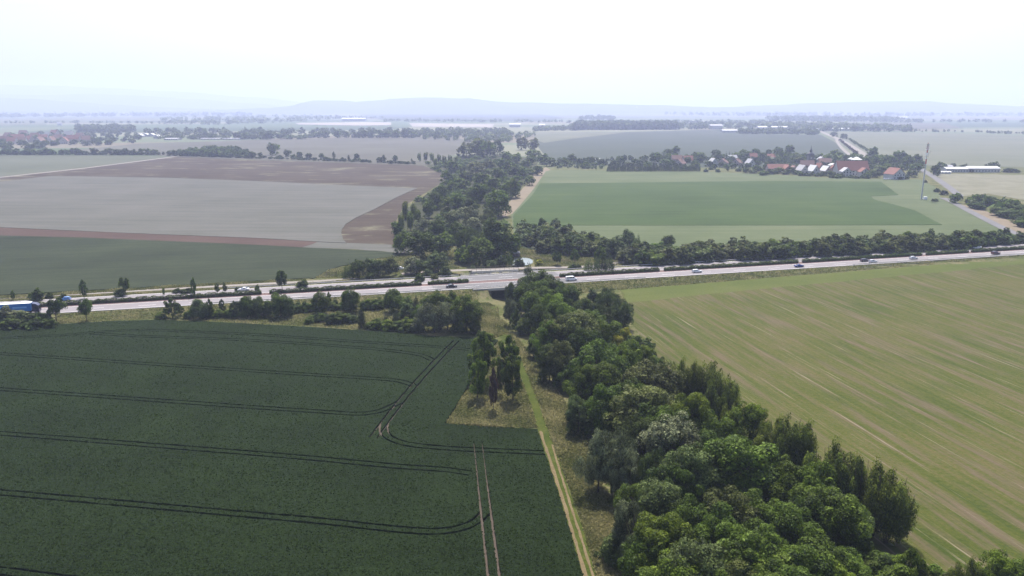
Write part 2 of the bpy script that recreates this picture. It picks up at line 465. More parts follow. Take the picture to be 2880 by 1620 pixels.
XL, XR = -420.0, 640.0
N0, N1, F0, F1 = -4.7, 4.4, 8.8, 18.9
road_ribbon('motorway', XL, XR, N0, N1, ROAD_Z, M['concrete_road'], 'near carriageway of the motorway, pale concrete', thick=0.5)
road_ribbon('motorway', XL, XR, F0, F1, ROAD_Z, M['concrete_road'], 'far carriageway of the motorway beyond the median hedge', thick=0.5)
road_ribbon('median', XL, XR, N1 + 0.003, F0 - 0.003, ROAD_Z - 0.08, M['median_soil'], 'bare brown soil strip between the two carriageways', thick=0.4)
xa0, xa1 = R(0, 0).x, 0
road_ribbon('motorway_resurfacing', -33.0, 24.0, N0 + 0.05, N1 - 0.05, ROAD_Z + 0.006, M['asphalt'], 'grey asphalt stretch of the near carriageway on the bridge')
road_ribbon('motorway_resurfacing', -20.0, 24.0, F0 + 0.05, F1 - 0.05, ROAD_Z + 0.006, M['asphalt'], 'grey asphalt stretch of the far carriageway on the bridge')
def markings():
    mb = MB()
    for o0, w in ((N0 + 0.35, 0.2), (N1 - 0.4, 0.2), (F0 + 0.3, 0.2), (F1 - 0.5, 0.2)):
        xs = ribbon_pts(-300, 520, 0, 6)
        n = len(mb.v)
        vs = [p for x in xs for p in (R(x, o0, ROAD_Z + 0.012), R(x, o0 + w, ROAD_Z + 0.012))]
        mb.add(vs, [(2*i, 2*i+2, 2*i+3, 2*i+1) for i in range(len(xs)-1)])
    for o0 in (-0.6, 13.2):
        x = -300.0
        while x < 520:
            mb.add([R(x, o0, ROAD_Z + 0.012), R(x + 6, o0, ROAD_Z + 0.012), R(x + 6, o0 + 0.16, ROAD_Z + 0.012), R(x, o0 + 0.16, ROAD_Z + 0.012)], [(0, 1, 2, 3)])
            x += 17.5
    o = mb.build('lane_markings', M['white_paint'])
    tag(o, 'white painted lane lines of the motorway', kind='structure')
markings()

# ------------------------------------------------------------------ fields
def sheet(name, px, z, mat, label, raised=0.0, jit=0.0):
    """a field: outline seen in the photograph, laid on the ground; standing crops get a side"""
    zt = z + raised
    pts = [P(u, v, zt) for u, v in px]
    if jit:
        out = []
        n = len(pts)
        for i in range(n):
            a, b = pts[i], pts[(i+1) % n]
            k = max(1, int((b - a).length / (jit * 8)))
            k = min(k, 60)
            for j in range(k):
                q = a.lerp(b, j / k)
                if j: q = q + Vector((rnd.uniform(-jit, jit), rnd.uniform(-jit, jit), 0))
                out.append(q)
        pts = out
    n = len(pts)
    area = sum(pts[i].x * pts[(i+1) % n].y - pts[(i+1) % n].x * pts[i].y for i in range(n))
    if area < 0: pts.reverse()
    res = delaunay_2d_cdt([Vector((p.x, p.y)) for p in pts], [], [list(range(n))], 1, 1e-4)
    vs = [(p.x, p.y, zt) for p in res[0]]
    fs = [tuple(f) for f in res[2]]
    mb = MB(); mb.add(vs, fs)
    if raised:
        lo = [(p.x, p.y, z - 0.3) for p in pts]; hi = [(p.x, p.y, zt) for p in pts]
        mb.add(lo + hi, [(i, (i+1) % n, n + (i+1) % n, n + i) for i in range(n)])
    o = mb.build(name, mat)
    tag(o, label, kind='structure')
    return o

# near crop field with wheel ruts trodden into it
def offset_line(pts, d):
    out = []
    n = len(pts)
    for i in range(n):
        a = pts[max(0, i-1)]; b = pts[min(n-1, i+1)]
        t = (b - a).normalized()
        out.append(pts[i] + Vector((-t.y, t.x)) * d)
    return out
def resample(pts, step):
    out = [pts[0]]
    for i in range(len(pts) - 1):
        a, b = pts[i], pts[i+1]
        k = max(1, int((b - a).length / step))
        out += [a.lerp(b, j / k) for j in range(1, k + 1)]
    return out
def smooth(pts, it=2):
    for _ in range(it):
        q = [pts[0]]
        for i in range(len(pts) - 1):
            q += [pts[i].lerp(pts[i+1], 0.25), pts[i].lerp(pts[i+1], 0.75)]
        q.append(pts[-1]); pts = q
    return pts

def near_crop():
    Z = 0.62
    outline = [(-420, 1000), (-160, 950), (0, 925), (80, 921), (160, 912), (300, 903), (440, 899), (560, 903), (700, 910), (850, 918), (930, 922), (996, 927), (1113, 936),
               (1230, 946), (1330, 949), (1400, 955), (1375, 990), (1319, 1079), (1283, 1138), (1250, 1190), (1290, 1195), (1379, 1201), (1450, 1203), (1511, 1206),
               (1535, 1279), (1571, 1387), (1604, 1495), (1640, 1620), (1720, 1860), (-700, 1860)]
    g2 = lambda l: [Vector((P(u, v, Z).x, P(u, v, Z).y)) for u, v in l]
    ol = g2(outline)
    out = []
    for i in range(len(ol)):
        a, b = ol[i], ol[(i+1) % len(ol)]
        k = min(80, max(1, int((b - a).length / 0.8)))
        for j in range(k):
            q = a.lerp(b, j / k)
            if j: q = q + Vector((rnd.uniform(-.12, .12), rnd.uniform(-.12, .12)))
            out.append(q)
    ol = out
    def ccw(q):
        n_ = len(q)
        ar = sum(q[i].x * q[(i+1) % n_].y - q[(i+1) % n_].x * q[i].y for i in range(n_))
        return q if ar > 0 else q[::-1]
    ol = ccw(ol)
    lines = [
        [(-300, 972), (0, 951), (186, 942), (241, 936), (373, 927), (480, 930), (720, 940), (920, 955), (1100, 967), (1220, 974), (1320, 983)],
        [(255, 937), (373, 945), (480, 948), (720, 957), (1000, 976), (1130, 989), (1190, 999), (1215, 1012)],
        [(-300, 976), (0, 994), (720, 1044), (1000, 1061), (1110, 1068), (1150, 1078), (1165, 1086)],
        [(-300, 1075), (0, 1094), (720, 1146), (900, 1157), (1008, 1165), (1061, 1159), (1094, 1146), (1125, 1130)],
        [(-300, 1196), (0, 1218), (720, 1275), (900, 1290), (1115, 1312), (1259, 1320), (1323, 1331)],
        [(-300, 1360), (0, 1384), (720, 1449), (900, 1464), (1115, 1489), (1223, 1496), (1295, 1487), (1341, 1466), (1366, 1441)],
        [(-300, 1575), (0, 1605), (60, 1612), (200, 1632), (700, 1690)],
        [(1283, 958), (1220, 1022), (1150, 1100), (1100, 1163), (1050, 1230)],
        [(1080, 1190), (1078, 1215), (1101, 1236), (1151, 1251), (1259, 1261), (1367, 1266), (1536, 1273)],
        [(1344, 1240), (1353, 1318), (1367, 1440), (1389, 1620), (1420, 1860)],
    ]
    verts = list(ol); faces = [list(range(len(ol)))]
    for li, l in enumerate(lines):
        pts = g2(l)
        pts = smooth(pts, 2)
        pts = resample(pts, 0.9)
        for sgn in (-1, 1):
            c = offset_line(pts, 0.93 * sgn)
            hw = 0.27 if li != 9 else 0.25
            w = [hw * (0.75 + 0.5 * rnd.random()) for _ in c]
            if li == 9:
                w = [q * min(1, 0.35 + 0.018 * i) for i, q in enumerate(w)]
            a = offset_line(c, 1); bb = offset_line(c, -1)
            L1 = [c[i].lerp(a[i], w[i]) for i in range(len(c))]
            L2 = [c[i].lerp(bb[i], w[i]) for i in range(len(c))]
            i0 = len(verts)
            verts += ccw(L1 + L2[::-1])
            faces.append(list(range(i0, len(verts))))
    # points inside so that the crop surface can undulate
    x0, x1, y0, y1 = -190, 15, 92, 262
    for _ in range(5200):
        verts.append(Vector((rnd.uniform(x0, x1), rnd.uniform(y0, y1))))
    vo, eo, fo, ov, oe, of = delaunay_2d_cdt(verts, [], faces, 0, 1e-4)
    hi = {}; lo = {}
    mb = MB(); soil = MB()
    nz = [Z + rnd.uniform(-0.05, 0.05) for _ in vo]
    edge_use = {}
    crop_f, rut_f = [], []
    for f, src in zip(fo, of):
        if 0 not in src: continue
        (rut_f if len(src) > 1 else crop_f).append(f)
    top_v, idx = [], {}
    def vid(store, i, z):
        k = (i, z)
        if k not in idx:
            idx[k] = len(store); store.append((vo[i].x, vo[i].y, nz[i] if z else 0.03))
        return idx[k]
    faces_t = []
    nrm = lambda f: f if (vo[f[1]] - vo[f[0]]).cross(vo[f[2]] - vo[f[0]]) > 0 else f[::-1]
    for f in crop_f:
        f = nrm(list(f))
        faces_t.append(tuple(vid(top_v, i, 1) for i in f))
        for j in range(len(f)):
            e = (f[j], f[(j+1) % len(f)])
            edge_use[e] = edge_use.get(e, 0) + 1
    for (a, b) in list(edge_use):
        if (b, a) not in edge_use:
            faces_t.append((vid(top_v, b, 1), vid(top_v, a, 1), vid(top_v, a, 0), vid(top_v, b, 0)))
    mb.add(top_v, faces_t)
    o = mb.build('field', M['crop'])
    tag(o, 'dark green standing wheat with paired wheel ruts in front of the motorway', kind='structure')
    g = np.random.default_rng(77)
    tri = []
    for f in crop_f:
        for k in range(1, len(f) - 1): tri.append((f[0], f[k], f[k+1]))
    V2 = np.array([(p.x, p.y) for p in vo]); T = np.array(tri)
    A_, B_, C_ = V2[T[:, 0]], V2[T[:, 1]], V2[T[:, 2]]
    cen = (A_ + B_ + C_) / 3
    ar = np.abs((B_[:, 0] - A_[:, 0]) * (C_[:, 1] - A_[:, 1]) - (B_[:, 1] - A_[:, 1]) * (C_[:, 0] - A_[:, 0])) / 2
    wgt = ar * np.where((np.abs(cen[:, 0]) < cen[:, 1] * 0.75 + 10) & (cen[:, 1] > 85), 1.0, 0.0) * (150 / np.maximum(90, cen[:, 1])) ** 1.5
    n = 95000
    pick = g.choice(len(T), n, p=wgt / wgt.sum())
    r1, r2_ = np.sqrt(g.random(n)), g.random(n)
    pt = (1 - r1)[:, None] * A_[pick] + (r1 * (1 - r2_))[:, None] * B_[pick] + (r1 * r2_)[:, None] * C_[pick]
    w = g.uniform(.10, .26, n); aa = g.uniform(0, math.pi, n); hh = g.uniform(.02, .16, n)
    dx = np.stack([np.cos(aa) * w, np.sin(aa) * w], 1); lean = g.normal(size=(n, 2)) * .09
    zlo, zhi = np.full((n, 1), Z - .12), (Z + .04 + hh)[:, None]
    q = np.stack([np.hstack([pt - dx, zlo]), np.hstack([pt + dx, zlo]), np.hstack([pt + dx * .6 + lean, zhi]), np.hstack([pt - dx * .6 + lean, zhi])], 1).reshape(-1, 3)
    ob = link('wheat_ears', quads_mesh('wheat_ears', q, g.random(n)), o, leaf_mat('wheat_ears', (0.014, 0.026, 0.007), (0.052, 0.082, 0.023), 0.45, 0, 0))
    ob['kind'] = 'stuff'
    sv = [(p.x, p.y, 0.06) for p in vo]
    soil.add(sv, [tuple(nrm(list(f))) for f in rut_f])
    o2 = soil.build('wheel_rut', M['soil'], o)
near_crop()

sheet('field', [(1745, 815), (1860, 806), (2000, 795), (2200, 779), (2400, 763), (2640, 744), (2880, 723), (3200, 700), (3900, 1100), (3700, 1700), (2600, 1860), (2480, 1600), (2350, 1420), (2100, 1220), (1900, 1060), (1830, 985), (1770, 900)],
      0.04, M['meadow'], 'mown yellow-green meadow with long pale streaks beside the tree belt')
sheet('headland', [(1745, 815), (1860, 806), (2000, 795), (2200, 779), (2400, 763), (2640, 744), (2880, 723), (3200, 700), (3200, 716), (2880, 742), (2640, 766), (2400, 788), (2200, 806), (2000, 826), (1860, 842), (1765, 850)], 0.046, M['headland'], 'plain green headland of the meadow below the motorway', jit=0.8)
sheet('field', [(-500, 866), (0, 829), (480, 803), (720, 789), (868, 781), (881, 783), (919, 760), (958, 748), (1051, 728), (1117, 720), (1135, 713), (1060, 705), (880, 697), (720, 688), (480, 678), (240, 668), (0, 662), (-600, 640)],
      0.04, M['crop_far'], 'dark green crop field beyond the motorway and its service road', raised=0.25, jit=0.25)
sheet('field', [(-600, 640), (0, 662), (240, 668), (480, 678), (720, 688), (880, 697), (1000, 701), (1140, 713), (1165, 706), (1150, 690), (975, 683), (890, 678)] + [(720, 669), (480, 660), (240, 650), (0, 639), (-600, 615)],
      0.05, M['pale_crop'], 'pale green headland at the end of the brown strip')
sheet('field', [(-600, 640), (0, 663), (240, 669), (480, 679), (720, 688.5), (850, 695), (875, 688), (895, 679), (720, 669), (480, 660), (240, 650), (0, 639), (-600, 615)],
      0.12, M['brown_strip'], 'narrow red-brown bare strip along the pale barley field')
sheet('field', [(-600, 615), (0, 639), (240, 650), (480, 660), (720, 669), (895, 679.5), (975, 683), (966, 674), (960, 658), (961, 645), (972, 630), (1001, 612), (1051, 589), (1117, 554), (1173, 529), (1000, 522), (720, 509), (480, 500), (240, 496), (140, 495), (0, 511), (-600, 580)],
      0.06, M['pale_crop'], 'pale grey-green barley field with a rounded corner', raised=0.2, jit=0.2)
sheet('field', [(-600, 590), (0, 512), (140, 496), (480, 500), (1173, 529), (1117, 554), (1051, 589), (1001, 612), (972, 630), (961, 645), (960, 658), (966, 674), (975, 683), (1150, 691), (1125, 660), (1115, 620), (1135, 580), (1200, 540), (1240, 515), (1260, 500), (1235, 480), (1190, 466), (1000, 459), (720, 450), (520, 442), (487, 441), (240, 473), (0, 499), (-600, 560)],
      0.03, M['brown_field'], 'mauve-brown bare field wrapping round the pale barley')
sheet('track', [(-300, 520), (0, 497.5), (240, 471.5), (487, 440), (500, 440), (500, 441.3), (488, 442), (240, 473.8), (0, 500), (-300, 523)], 0.2, M['gravel'], 'pale farm track climbing to the hedgerow at the left')
sheet('field', [(-500, 434), (0, 436), (300, 437), (480, 440), (240, 471), (0, 497), (-500, 540)], 0.1, M['grey_crop'], 'grey-green crop wedge between the farm track and the hedgerow')
sheet('field', [(440, 437), (520, 442), (720, 449), (1000, 458), (1200, 466), (1290, 430), (1330, 400), (1280, 386), (1000, 387), (700, 394), (390, 404), (180, 425), (300, 434)], 0.3, M['far_brown'], 'brownish stubble field behind the left hedgerow')
# right of the brook
sheet('field', [(1549, 478), (1698, 480), (1970, 482), (2160, 490), (2325, 500), (2465, 503), (2590, 505), (2630, 526), (2650, 560), (2690, 581), (2760, 612), (2839, 650), (2870, 668), (2500, 700), (2160, 712), (1800, 730), (1480, 700), (1450, 690), (1437, 600), (1495, 536), (1535, 480)],
      0.03, M['green_mid'], 'pale green crop around the deep green block by the phone mast')
sheet('field', [(1500, 545), (1519, 515), (1639, 514.5), (2160, 509), (2478, 511), (2527, 548), (2490, 550), (2451, 551), (2455, 558), (2468, 564), (2504, 572), (2574, 592), (2650, 632), (2300, 633), (1600, 633), (1445, 640), (1443, 606)],
      0.08, M['green_deep'], 'deep green crop block in front of the village', raised=0.12, jit=0.3)
sheet('track', [(1535, 470), (1549, 478), (1535, 482), (1497, 536), (1460, 580), (1440, 602), (1415, 612), (1405, 600), (1440, 560), (1480, 520), (1510, 480)], 0.05, M['dry_grass'], 'pale dry strip between the brook wood and the green crop')
sheet('field', [(1500, 372), (1620, 371), (1760, 371), (1960, 366), (2060, 364), (2130, 370), (2150, 378), (2308, 379), (2345, 398), (2380, 425), (2420, 457), (2300, 470), (1900, 470), (1600, 462), (1535, 440), (1515, 415)], 0.3, M['far_green'], 'large blue-green crop field behind the village')
sheet('field', [(1500, 372), (1620, 371), (1760, 372), (1690, 381), (1610, 390), (1530, 402), (1505, 392)], 0.6, M['far_pale'], 'pale green sliver at the edge of the far forest')
sheet('field', [(2316, 369), (2500, 372), (2700, 376), (2880, 382), (3300, 392), (3300, 480), (2880, 470), (2620, 466), (2480, 462), (2420, 440), (2350, 400)], 0.3, M['far_pale'], 'broad pale green field beyond the village road')
sheet('field', [(2620, 478), (2640, 488), (2880, 492), (3200, 500), (3200, 640), (2880, 562), (2780, 545), (2700, 553), (2660, 530), (2625, 505)], 0.12, M['fallow'], 'tufted fallow pasture below the farm sheds')
sheet('dry_verge', [(2700, 574), (2720, 577), (2800, 603), (2880, 640), (3000, 690), (3000, 720), (2880, 666), (2850, 650), (2760, 604)], 0.14, M['dry_grass'], 'tan dry grass verge beside the lane')
sheet('field', [(830, 346), (1020, 343), (1100, 344), (1100, 352), (1000, 353), (840, 350)], 1.0, M['sandy'], 'strip of pale foil rows on the far plain')
sheet('field', [(1150, 346), (1390, 349), (1385, 358), (1160, 356)], 1.0, M['sandy'], 'second strip of pale foil rows on the far plain')
sheet('field', [(2420, 345), (2650, 346), (2708, 360), (2500, 363), (2430, 352)], 1.0, M['far_brown'], 'pale tan stubble field far beyond the village')
sheet('field', [(0, 333), (400, 330), (480, 341), (0, 338)], 1.2, M['far_pale'], 'pale crop strip far beyond the red roofs')
sheet('field', [(0, 342), (130, 340), (130, 350), (0, 352)], 1.2, M['far_pale'], 'pale orchard meadow far at the left')
sheet('field', [(1000, 318), (1500, 318), (1590, 332), (1500, 341), (1080, 338)], 1.5, M['far_green'], 'broad hazy crop field near the horizon')

# roads and tracks laid as ribbons
def px_ribbon(name, px, width, z, mat, label, jit=0.0):
    pts = smooth([Vector((P(u, v, z).x, P(u, v, z).y)) for u, v in px], 2)
    pts = resample(pts, max(1.5, width * 0.6))
    a = offset_line(pts, width / 2); b = offset_line(pts, -width / 2)
    mb = MB()
    vs = []
    for p, q in zip(a, b):
        j = rnd.uniform(-jit, jit)
        vs += [(p.x + j, p.y, max(height(p.x, p.y), 0 if z >= 0 else -9) + z), (q.x + rnd.uniform(-jit, jit), q.y, max(height(q.x, q.y), 0 if z >= 0 else -9) + z)]
    mb.add(vs, [(2*i, 2*i+1, 2*i+3, 2*i+2) for i in range(len(a) - 1)])
    o = mb.build(name, mat)
    tag(o, label, kind='structure')
    return o
px_ribbon('service_road', [(-300, 862), (0, 838), (186, 828), (372, 818), (480, 812), (626, 804), (813, 794.5), (920, 789), (1010, 783)], 3.6, 0.07, M['gravel'], 'pale service road running behind the motorway')
px_ribbon('service_road', [(1130, 770), (1210, 764), (1290, 760), (1400, 756), (1470, 753.5), (1530, 752.5), (1600, 752), (1680, 748), (1745, 738), (1800, 730)], 4.2, 0.3, M['gravel'], 'gravel service road past the pond')
px_ribbon('lane', [(2980, 715), (2850, 655), (2770, 616), (2690, 574), (2668, 562), (2650, 556)], 6.0, 0.2, M['asphalt'], 'grey asphalt lane climbing from the motorway to the mast')
px_ribbon('lane', [(2668, 562), (2700, 552), (2690, 543), (2650, 512), (2610, 488), (2590, 474), (2560, 462)], 7.0, 0.22, M['asphalt'], 'village road passing the mast')
px_ribbon('lane', [(2480, 462), (2440, 440), (2400, 415), (2370, 396), (2330, 379), (2308, 370), (2300, 362)], 12.0, 0.5, M['gravel'], 'pale road running up from the village over the fields')
px_ribbon('track', [(2395, 440), (2370, 420), (2358, 405), (2352, 392)], 6.0, 0.45, M['gravel'], 'pale farm track forking off the far road')
px_ribbon('path', [(1388, 862), (1392, 890), (1404, 925), (1425, 960), (1455, 1010), (1480, 1070), (1502, 1130), (1522, 1190), (1545, 1265), (1590, 1400), (1655, 1600), (1740, 1860)], 2.6, 0.05, M['path_green'], 'bright mown grass path along the tree belt', jit=0.12)
px_ribbon('path_edge', [(1520, 1212), (1541, 1275), (1577, 1387), (1610, 1495), (1647, 1620), (1728, 1860)], 0.6, 0.08, M['straw'], 'dry straw-coloured strip between wheat and mown path', jit=0.14)
px_ribbon('path_edge', [(1553, 1250), (1570, 1310), (1598, 1400), (1634, 1510), (1668, 1620), (1752, 1860)], 0.45, 0.085, M['straw'], 'thin worn wheel line in the mown path', jit=0.08)
px_ribbon('ditch_track', [(1560, 825), (1750, 810), (2000, 790), (2200, 775), (2400, 757), (2640, 738)], 1.6, 0.05, plain('ditch_sedge', (0.07, 0.075, 0.045), 0.95, var=0.4, vscale=0.4), 'dark weedy ditch line between motorway verge and meadow', jit=0.35)

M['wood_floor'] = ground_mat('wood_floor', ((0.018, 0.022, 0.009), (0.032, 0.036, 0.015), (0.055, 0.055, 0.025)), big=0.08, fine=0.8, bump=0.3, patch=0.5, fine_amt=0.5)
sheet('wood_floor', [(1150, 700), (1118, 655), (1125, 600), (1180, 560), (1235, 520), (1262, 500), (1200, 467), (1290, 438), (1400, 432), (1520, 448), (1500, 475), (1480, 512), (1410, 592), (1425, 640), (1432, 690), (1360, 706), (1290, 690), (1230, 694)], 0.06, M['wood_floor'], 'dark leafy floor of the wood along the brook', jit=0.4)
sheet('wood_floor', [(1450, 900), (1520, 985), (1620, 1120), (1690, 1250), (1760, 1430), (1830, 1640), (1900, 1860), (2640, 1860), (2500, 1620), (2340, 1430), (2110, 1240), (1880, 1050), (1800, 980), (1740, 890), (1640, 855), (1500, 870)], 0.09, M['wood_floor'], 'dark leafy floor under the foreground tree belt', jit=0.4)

# pond
def pond():
    px = [(1440, 748), (1444, 733), (1450, 728), (1468, 726), (1486, 727), (1494, 731), (1500, 736), (1497, 743), (1480, 748)]
    pts = smooth([Vector((P(u, v, -0.2).x, P(u, v, -0.2).y)) for u, v in px + px[:1]], 2)[:-1]
    mb = MB(); mb.add([(p.x, p.y, max(height(p.x, p.y), -0.2) + 0.14) for p in pts], [tuple(range(len(pts)))])
    z = max(v[2] for v in mb.v)
    mb.v = [(x, y, z) for x, y, _ in mb.v]
    o = mb.build('pond', M['water'])
    tag(o, 'small pale pond beside the motorway bridge', kind='structure')
pond()

# ------------------------------------------------------------------ hills on the horizon
def hills(prof, D, name_label, mat, seed, depth=1600):
    r = random.Random(seed)
    cols = []
    us = []
    for i in range(len(prof) - 1):
        (u0, v0), (u1, v1) = prof[i], prof[i+1]
        k = max(2, int((u1 - u0) / 25))
        for j in range(k):
            t = j / k
            t2 = t * t * (3 - 2 * t)
            us.append((u0 + (u1 - u0) * t, v0 + (v1 - v0) * t2))
    us.append(prof[-1])
    rows = [(-1.0, 0.0), (-0.75, 0.12), (-0.5, 0.42), (-0.25, 0.78), (0, 1.0), (0.5, 0.75), (1.2, 0.0)]
    vs = []
    for (u, v) in us:
        for (d, k) in rows:
            y = D + d * depth + (r.uniform(-80, 80) if abs(d) < 0.9 else 0)
            x = (u - 1440) / FPX * D / CP * 1.0
            x = (u - 1440) / FPX * (D * CP + 15) 
            zt = max(4.0, CAM_H + (HORIZON - v) / FPX * D * 1.03)
            z = -6 + (zt + 6 + r.uniform(-3, 3)) * k
            vs.append((x, y, z))
    n = len(rows)
    fs = [(i*n+j, (i+1)*n+j, (i+1)*n+j+1, i*n+j+1) for i in range(len(us)-1) for j in range(n-1)]
    mb = MB(); mb.add(vs, fs)
    o = mb.build('hills', mat, smooth=True)
    tag(o, name_label, kind='structure')
M['hill'] = ground_mat('wooded_hill', ((0.03, 0.045, 0.025), (0.045, 0.06, 0.035), (0.08, 0.09, 0.05)), big=0.002, fine=0.02, bump=0, patch=0.6, fine_amt=0.3)
hills([(650, 306), (760, 302), (840, 296), (865, 287), (885, 283), (960, 284), (1000, 287), (1060, 284), (1100, 279), (1170, 276), (1320, 278), (1370, 284), (1420, 288), (1600, 291), (1850, 296), (2050, 302)], 9000, 'long wooded ridge in the middle of the horizon', M['hill'], 1)
hills([(-900, 270), (-400, 268), (0, 277), (100, 280), (200, 287), (300, 294), (430, 301), (600, 307)], 9800, 'lower bluish ridge at the left of the horizon', M['hill'], 2)
hills([(-900, 262), (-300, 258), (0, 268), (130, 270), (250, 266), (380, 271), (560, 281), (700, 291), (850, 302)], 12000, 'middle pale ridge at the left of the horizon', M['hill'], 3)
hills([(-900, 240), (-300, 238), (0, 244), (150, 246), (300, 252), (500, 261), (720, 276), (900, 292), (1000, 300)], 14500, 'farthest faint ridge at the left of the horizon', M['hill'], 4)
hills([(2000, 302), (2160, 296), (2300, 290), (2500, 286), (2600, 286), (2700, 292), (2880, 299), (3200, 304)], 9500, 'low wooded ridge at the right of the horizon', M['hill'], 5)

# ------------------------------------------------------------------ trees
def crown_lobes(kind, r):
    """clumps of foliage inside a unit tree: height 0..1, radius 0..0.5"""
    L = []
    if kind == 'round':
        for i in range(60):
            a = r.uniform(0, 6.283); c = r.uniform(-0.55, 1.0)
            s = math.sqrt(max(0, 1 - c * c)); k = r.uniform(0.62, 0.98)
            L.append((0.38 * k * s * math.cos(a), 0.38 * k * s * math.sin(a), 0.56 + 0.36 * k * c, r.uniform(0.075, 0.14)))
        for i in range(16):
            a = r.uniform(0, 6.283); q = r.uniform(0.1, 0.36)
            L.append((q * math.cos(a), q * math.sin(a), r.uniform(0.08, 0.42), r.uniform(0.09, 0.14)))
    elif kind == 'lone':
        for i in range(60):
            a = r.uniform(0, 6.283); c = r.uniform(-0.8, 1.0)
            s = math.sqrt(max(0, 1 - c * c)); k = r.uniform(0.55, 0.98)
            L.append((0.40 * k * s * math.cos(a), 0.40 * k * s * math.sin(a), 0.58 + 0.34 * k * c, r.uniform(0.07, 0.13)))
    elif kind == 'broad':
        subs = [(r.uniform(-.22, .22), r.uniform(-.22, .22), r.uniform(.5, .72), r.uniform(.2, .27)) for _ in range(6)]
        for sx, sy, sz, sr in subs:
            for i in range(11):
                a = r.uniform(0, 6.283); c = r.uniform(-0.5, 1.0); s = math.sqrt(1 - c * c)
                L.append((sx + sr * s * math.cos(a), sy + sr * s * math.sin(a), sz + sr * c * 1.0, r.uniform(0.07, 0.12)))
        for i in range(16):
            a = r.uniform(0, 6.283); q = r.uniform(0.1, 0.38)
            L.append((q * math.cos(a), q * math.sin(a), r.uniform(0.08, 0.42), r.uniform(0.09, 0.14)))
    elif kind == 'poplar':
        for i in range(9):
            a = r.uniform(0, 6.283); d = r.uniform(0.05, 0.36)
            cx, cy = d * math.cos(a), d * math.sin(a)
            top = r.uniform(0.74, 0.95) - d * 0.35
            z = 0.2 + r.uniform(0, 0.1)
            while z < top:
                k = (z - 0.15) / (top - 0.15)
                rr = 0.10 * (1 - k ** 3.5) + 0.05
                lean = 0.6 + 0.4 * k
                L.append((cx * lean + r.uniform(-.04, .04), cy * lean + r.uniform(-.04, .04), z, rr * r.uniform(.7, 1.1)))
                z += 0.055
    elif kind == 'willow':
        for i in range(64):
            a = r.uniform(0, 6.283); c = r.uniform(-0.75, 1.0); s = math.sqrt(max(0, 1 - c * c)); k = r.uniform(0.6, 0.98)
            L.append((0.4 * k * s * math.cos(a), 0.4 * k * s * math.sin(a), 0.52 + 0.40 * k * c, r.uniform(0.06, 0.115)))
    elif kind == 'slender':
        for i in range(46):
            a = r.uniform(0, 6.283); t = r.random()
            z = 0.2 + 0.76 * t
            rad = 0.44 * min(1.0, 0.5 + t * 2.0) * (1 - t ** 4) ** 0.6 * r.uniform(0.35, 1.0)
            L.append((rad * math.cos(a), rad * math.sin(a), z, r.uniform(0.06, 0.11)))
    elif kind == 'bush':
        for i in range(42):
            a = r.uniform(0, 6.283); c = r.uniform(0.0, 1.0); s = math.sqrt(1 - c * c); k = r.uniform(0.55, 0.95)
            L.append((0.40 * k * s * math.cos(a), 0.40 * k * s * math.sin(a), 0.12 + 0.75 * k * c, r.uniform(0.09, 0.17)))
    elif kind == 'conifer':
        for lev in range(13):
            t = lev / 12; z = 0.1 + 0.86 * t; rad = 0.42 * (1 - t) ** 0.9 + 0.02
            n = max(1, int(9 * (1 - t)))
            for i in range(n):
                a = 6.283 * (i + r.random() * .7) / n
                L.append((rad * .75 * math.cos(a), rad * .75 * math.sin(a), z + r.uniform(-.02, .02), max(0.03, rad * 0.42)))
    elif kind == 'column':
        for lev in range(16):
            t = lev / 15; z = 0.06 + 0.9 * t; rad = 0.34 * (1 - t ** 2.5) + 0.03
            for i in range(4):
                a = 6.283 * (i + r.random()) / 4
                L.append((rad * .6 * math.cos(a), rad * .6 * math.sin(a), z, max(0.05, rad * 0.55)))
    A = np.array(L)
    if kind in ('round', 'broad', 'willow', 'bush', 'lone'):          # lopsided, bulging outline
        az = np.arctan2(A[:, 1], A[:, 0]); p1, p2, p3 = r.uniform(0, 6), r.uniform(0, 6), r.uniform(0, 6)
        f = 1 + 0.16 * np.sin(2 * az + p1) + 0.13 * np.sin(3 * az + p2 + 4 * A[:, 2])
        A[:, 0] *= f; A[:, 1] *= f
        if kind != 'bush': A[:, 2] *= 1 + 0.07 * np.sin(az * 2 + p3)
        else: A[:, 2] *= 1 + 0.14 * np.sin(az * 2 + p3)
    return A

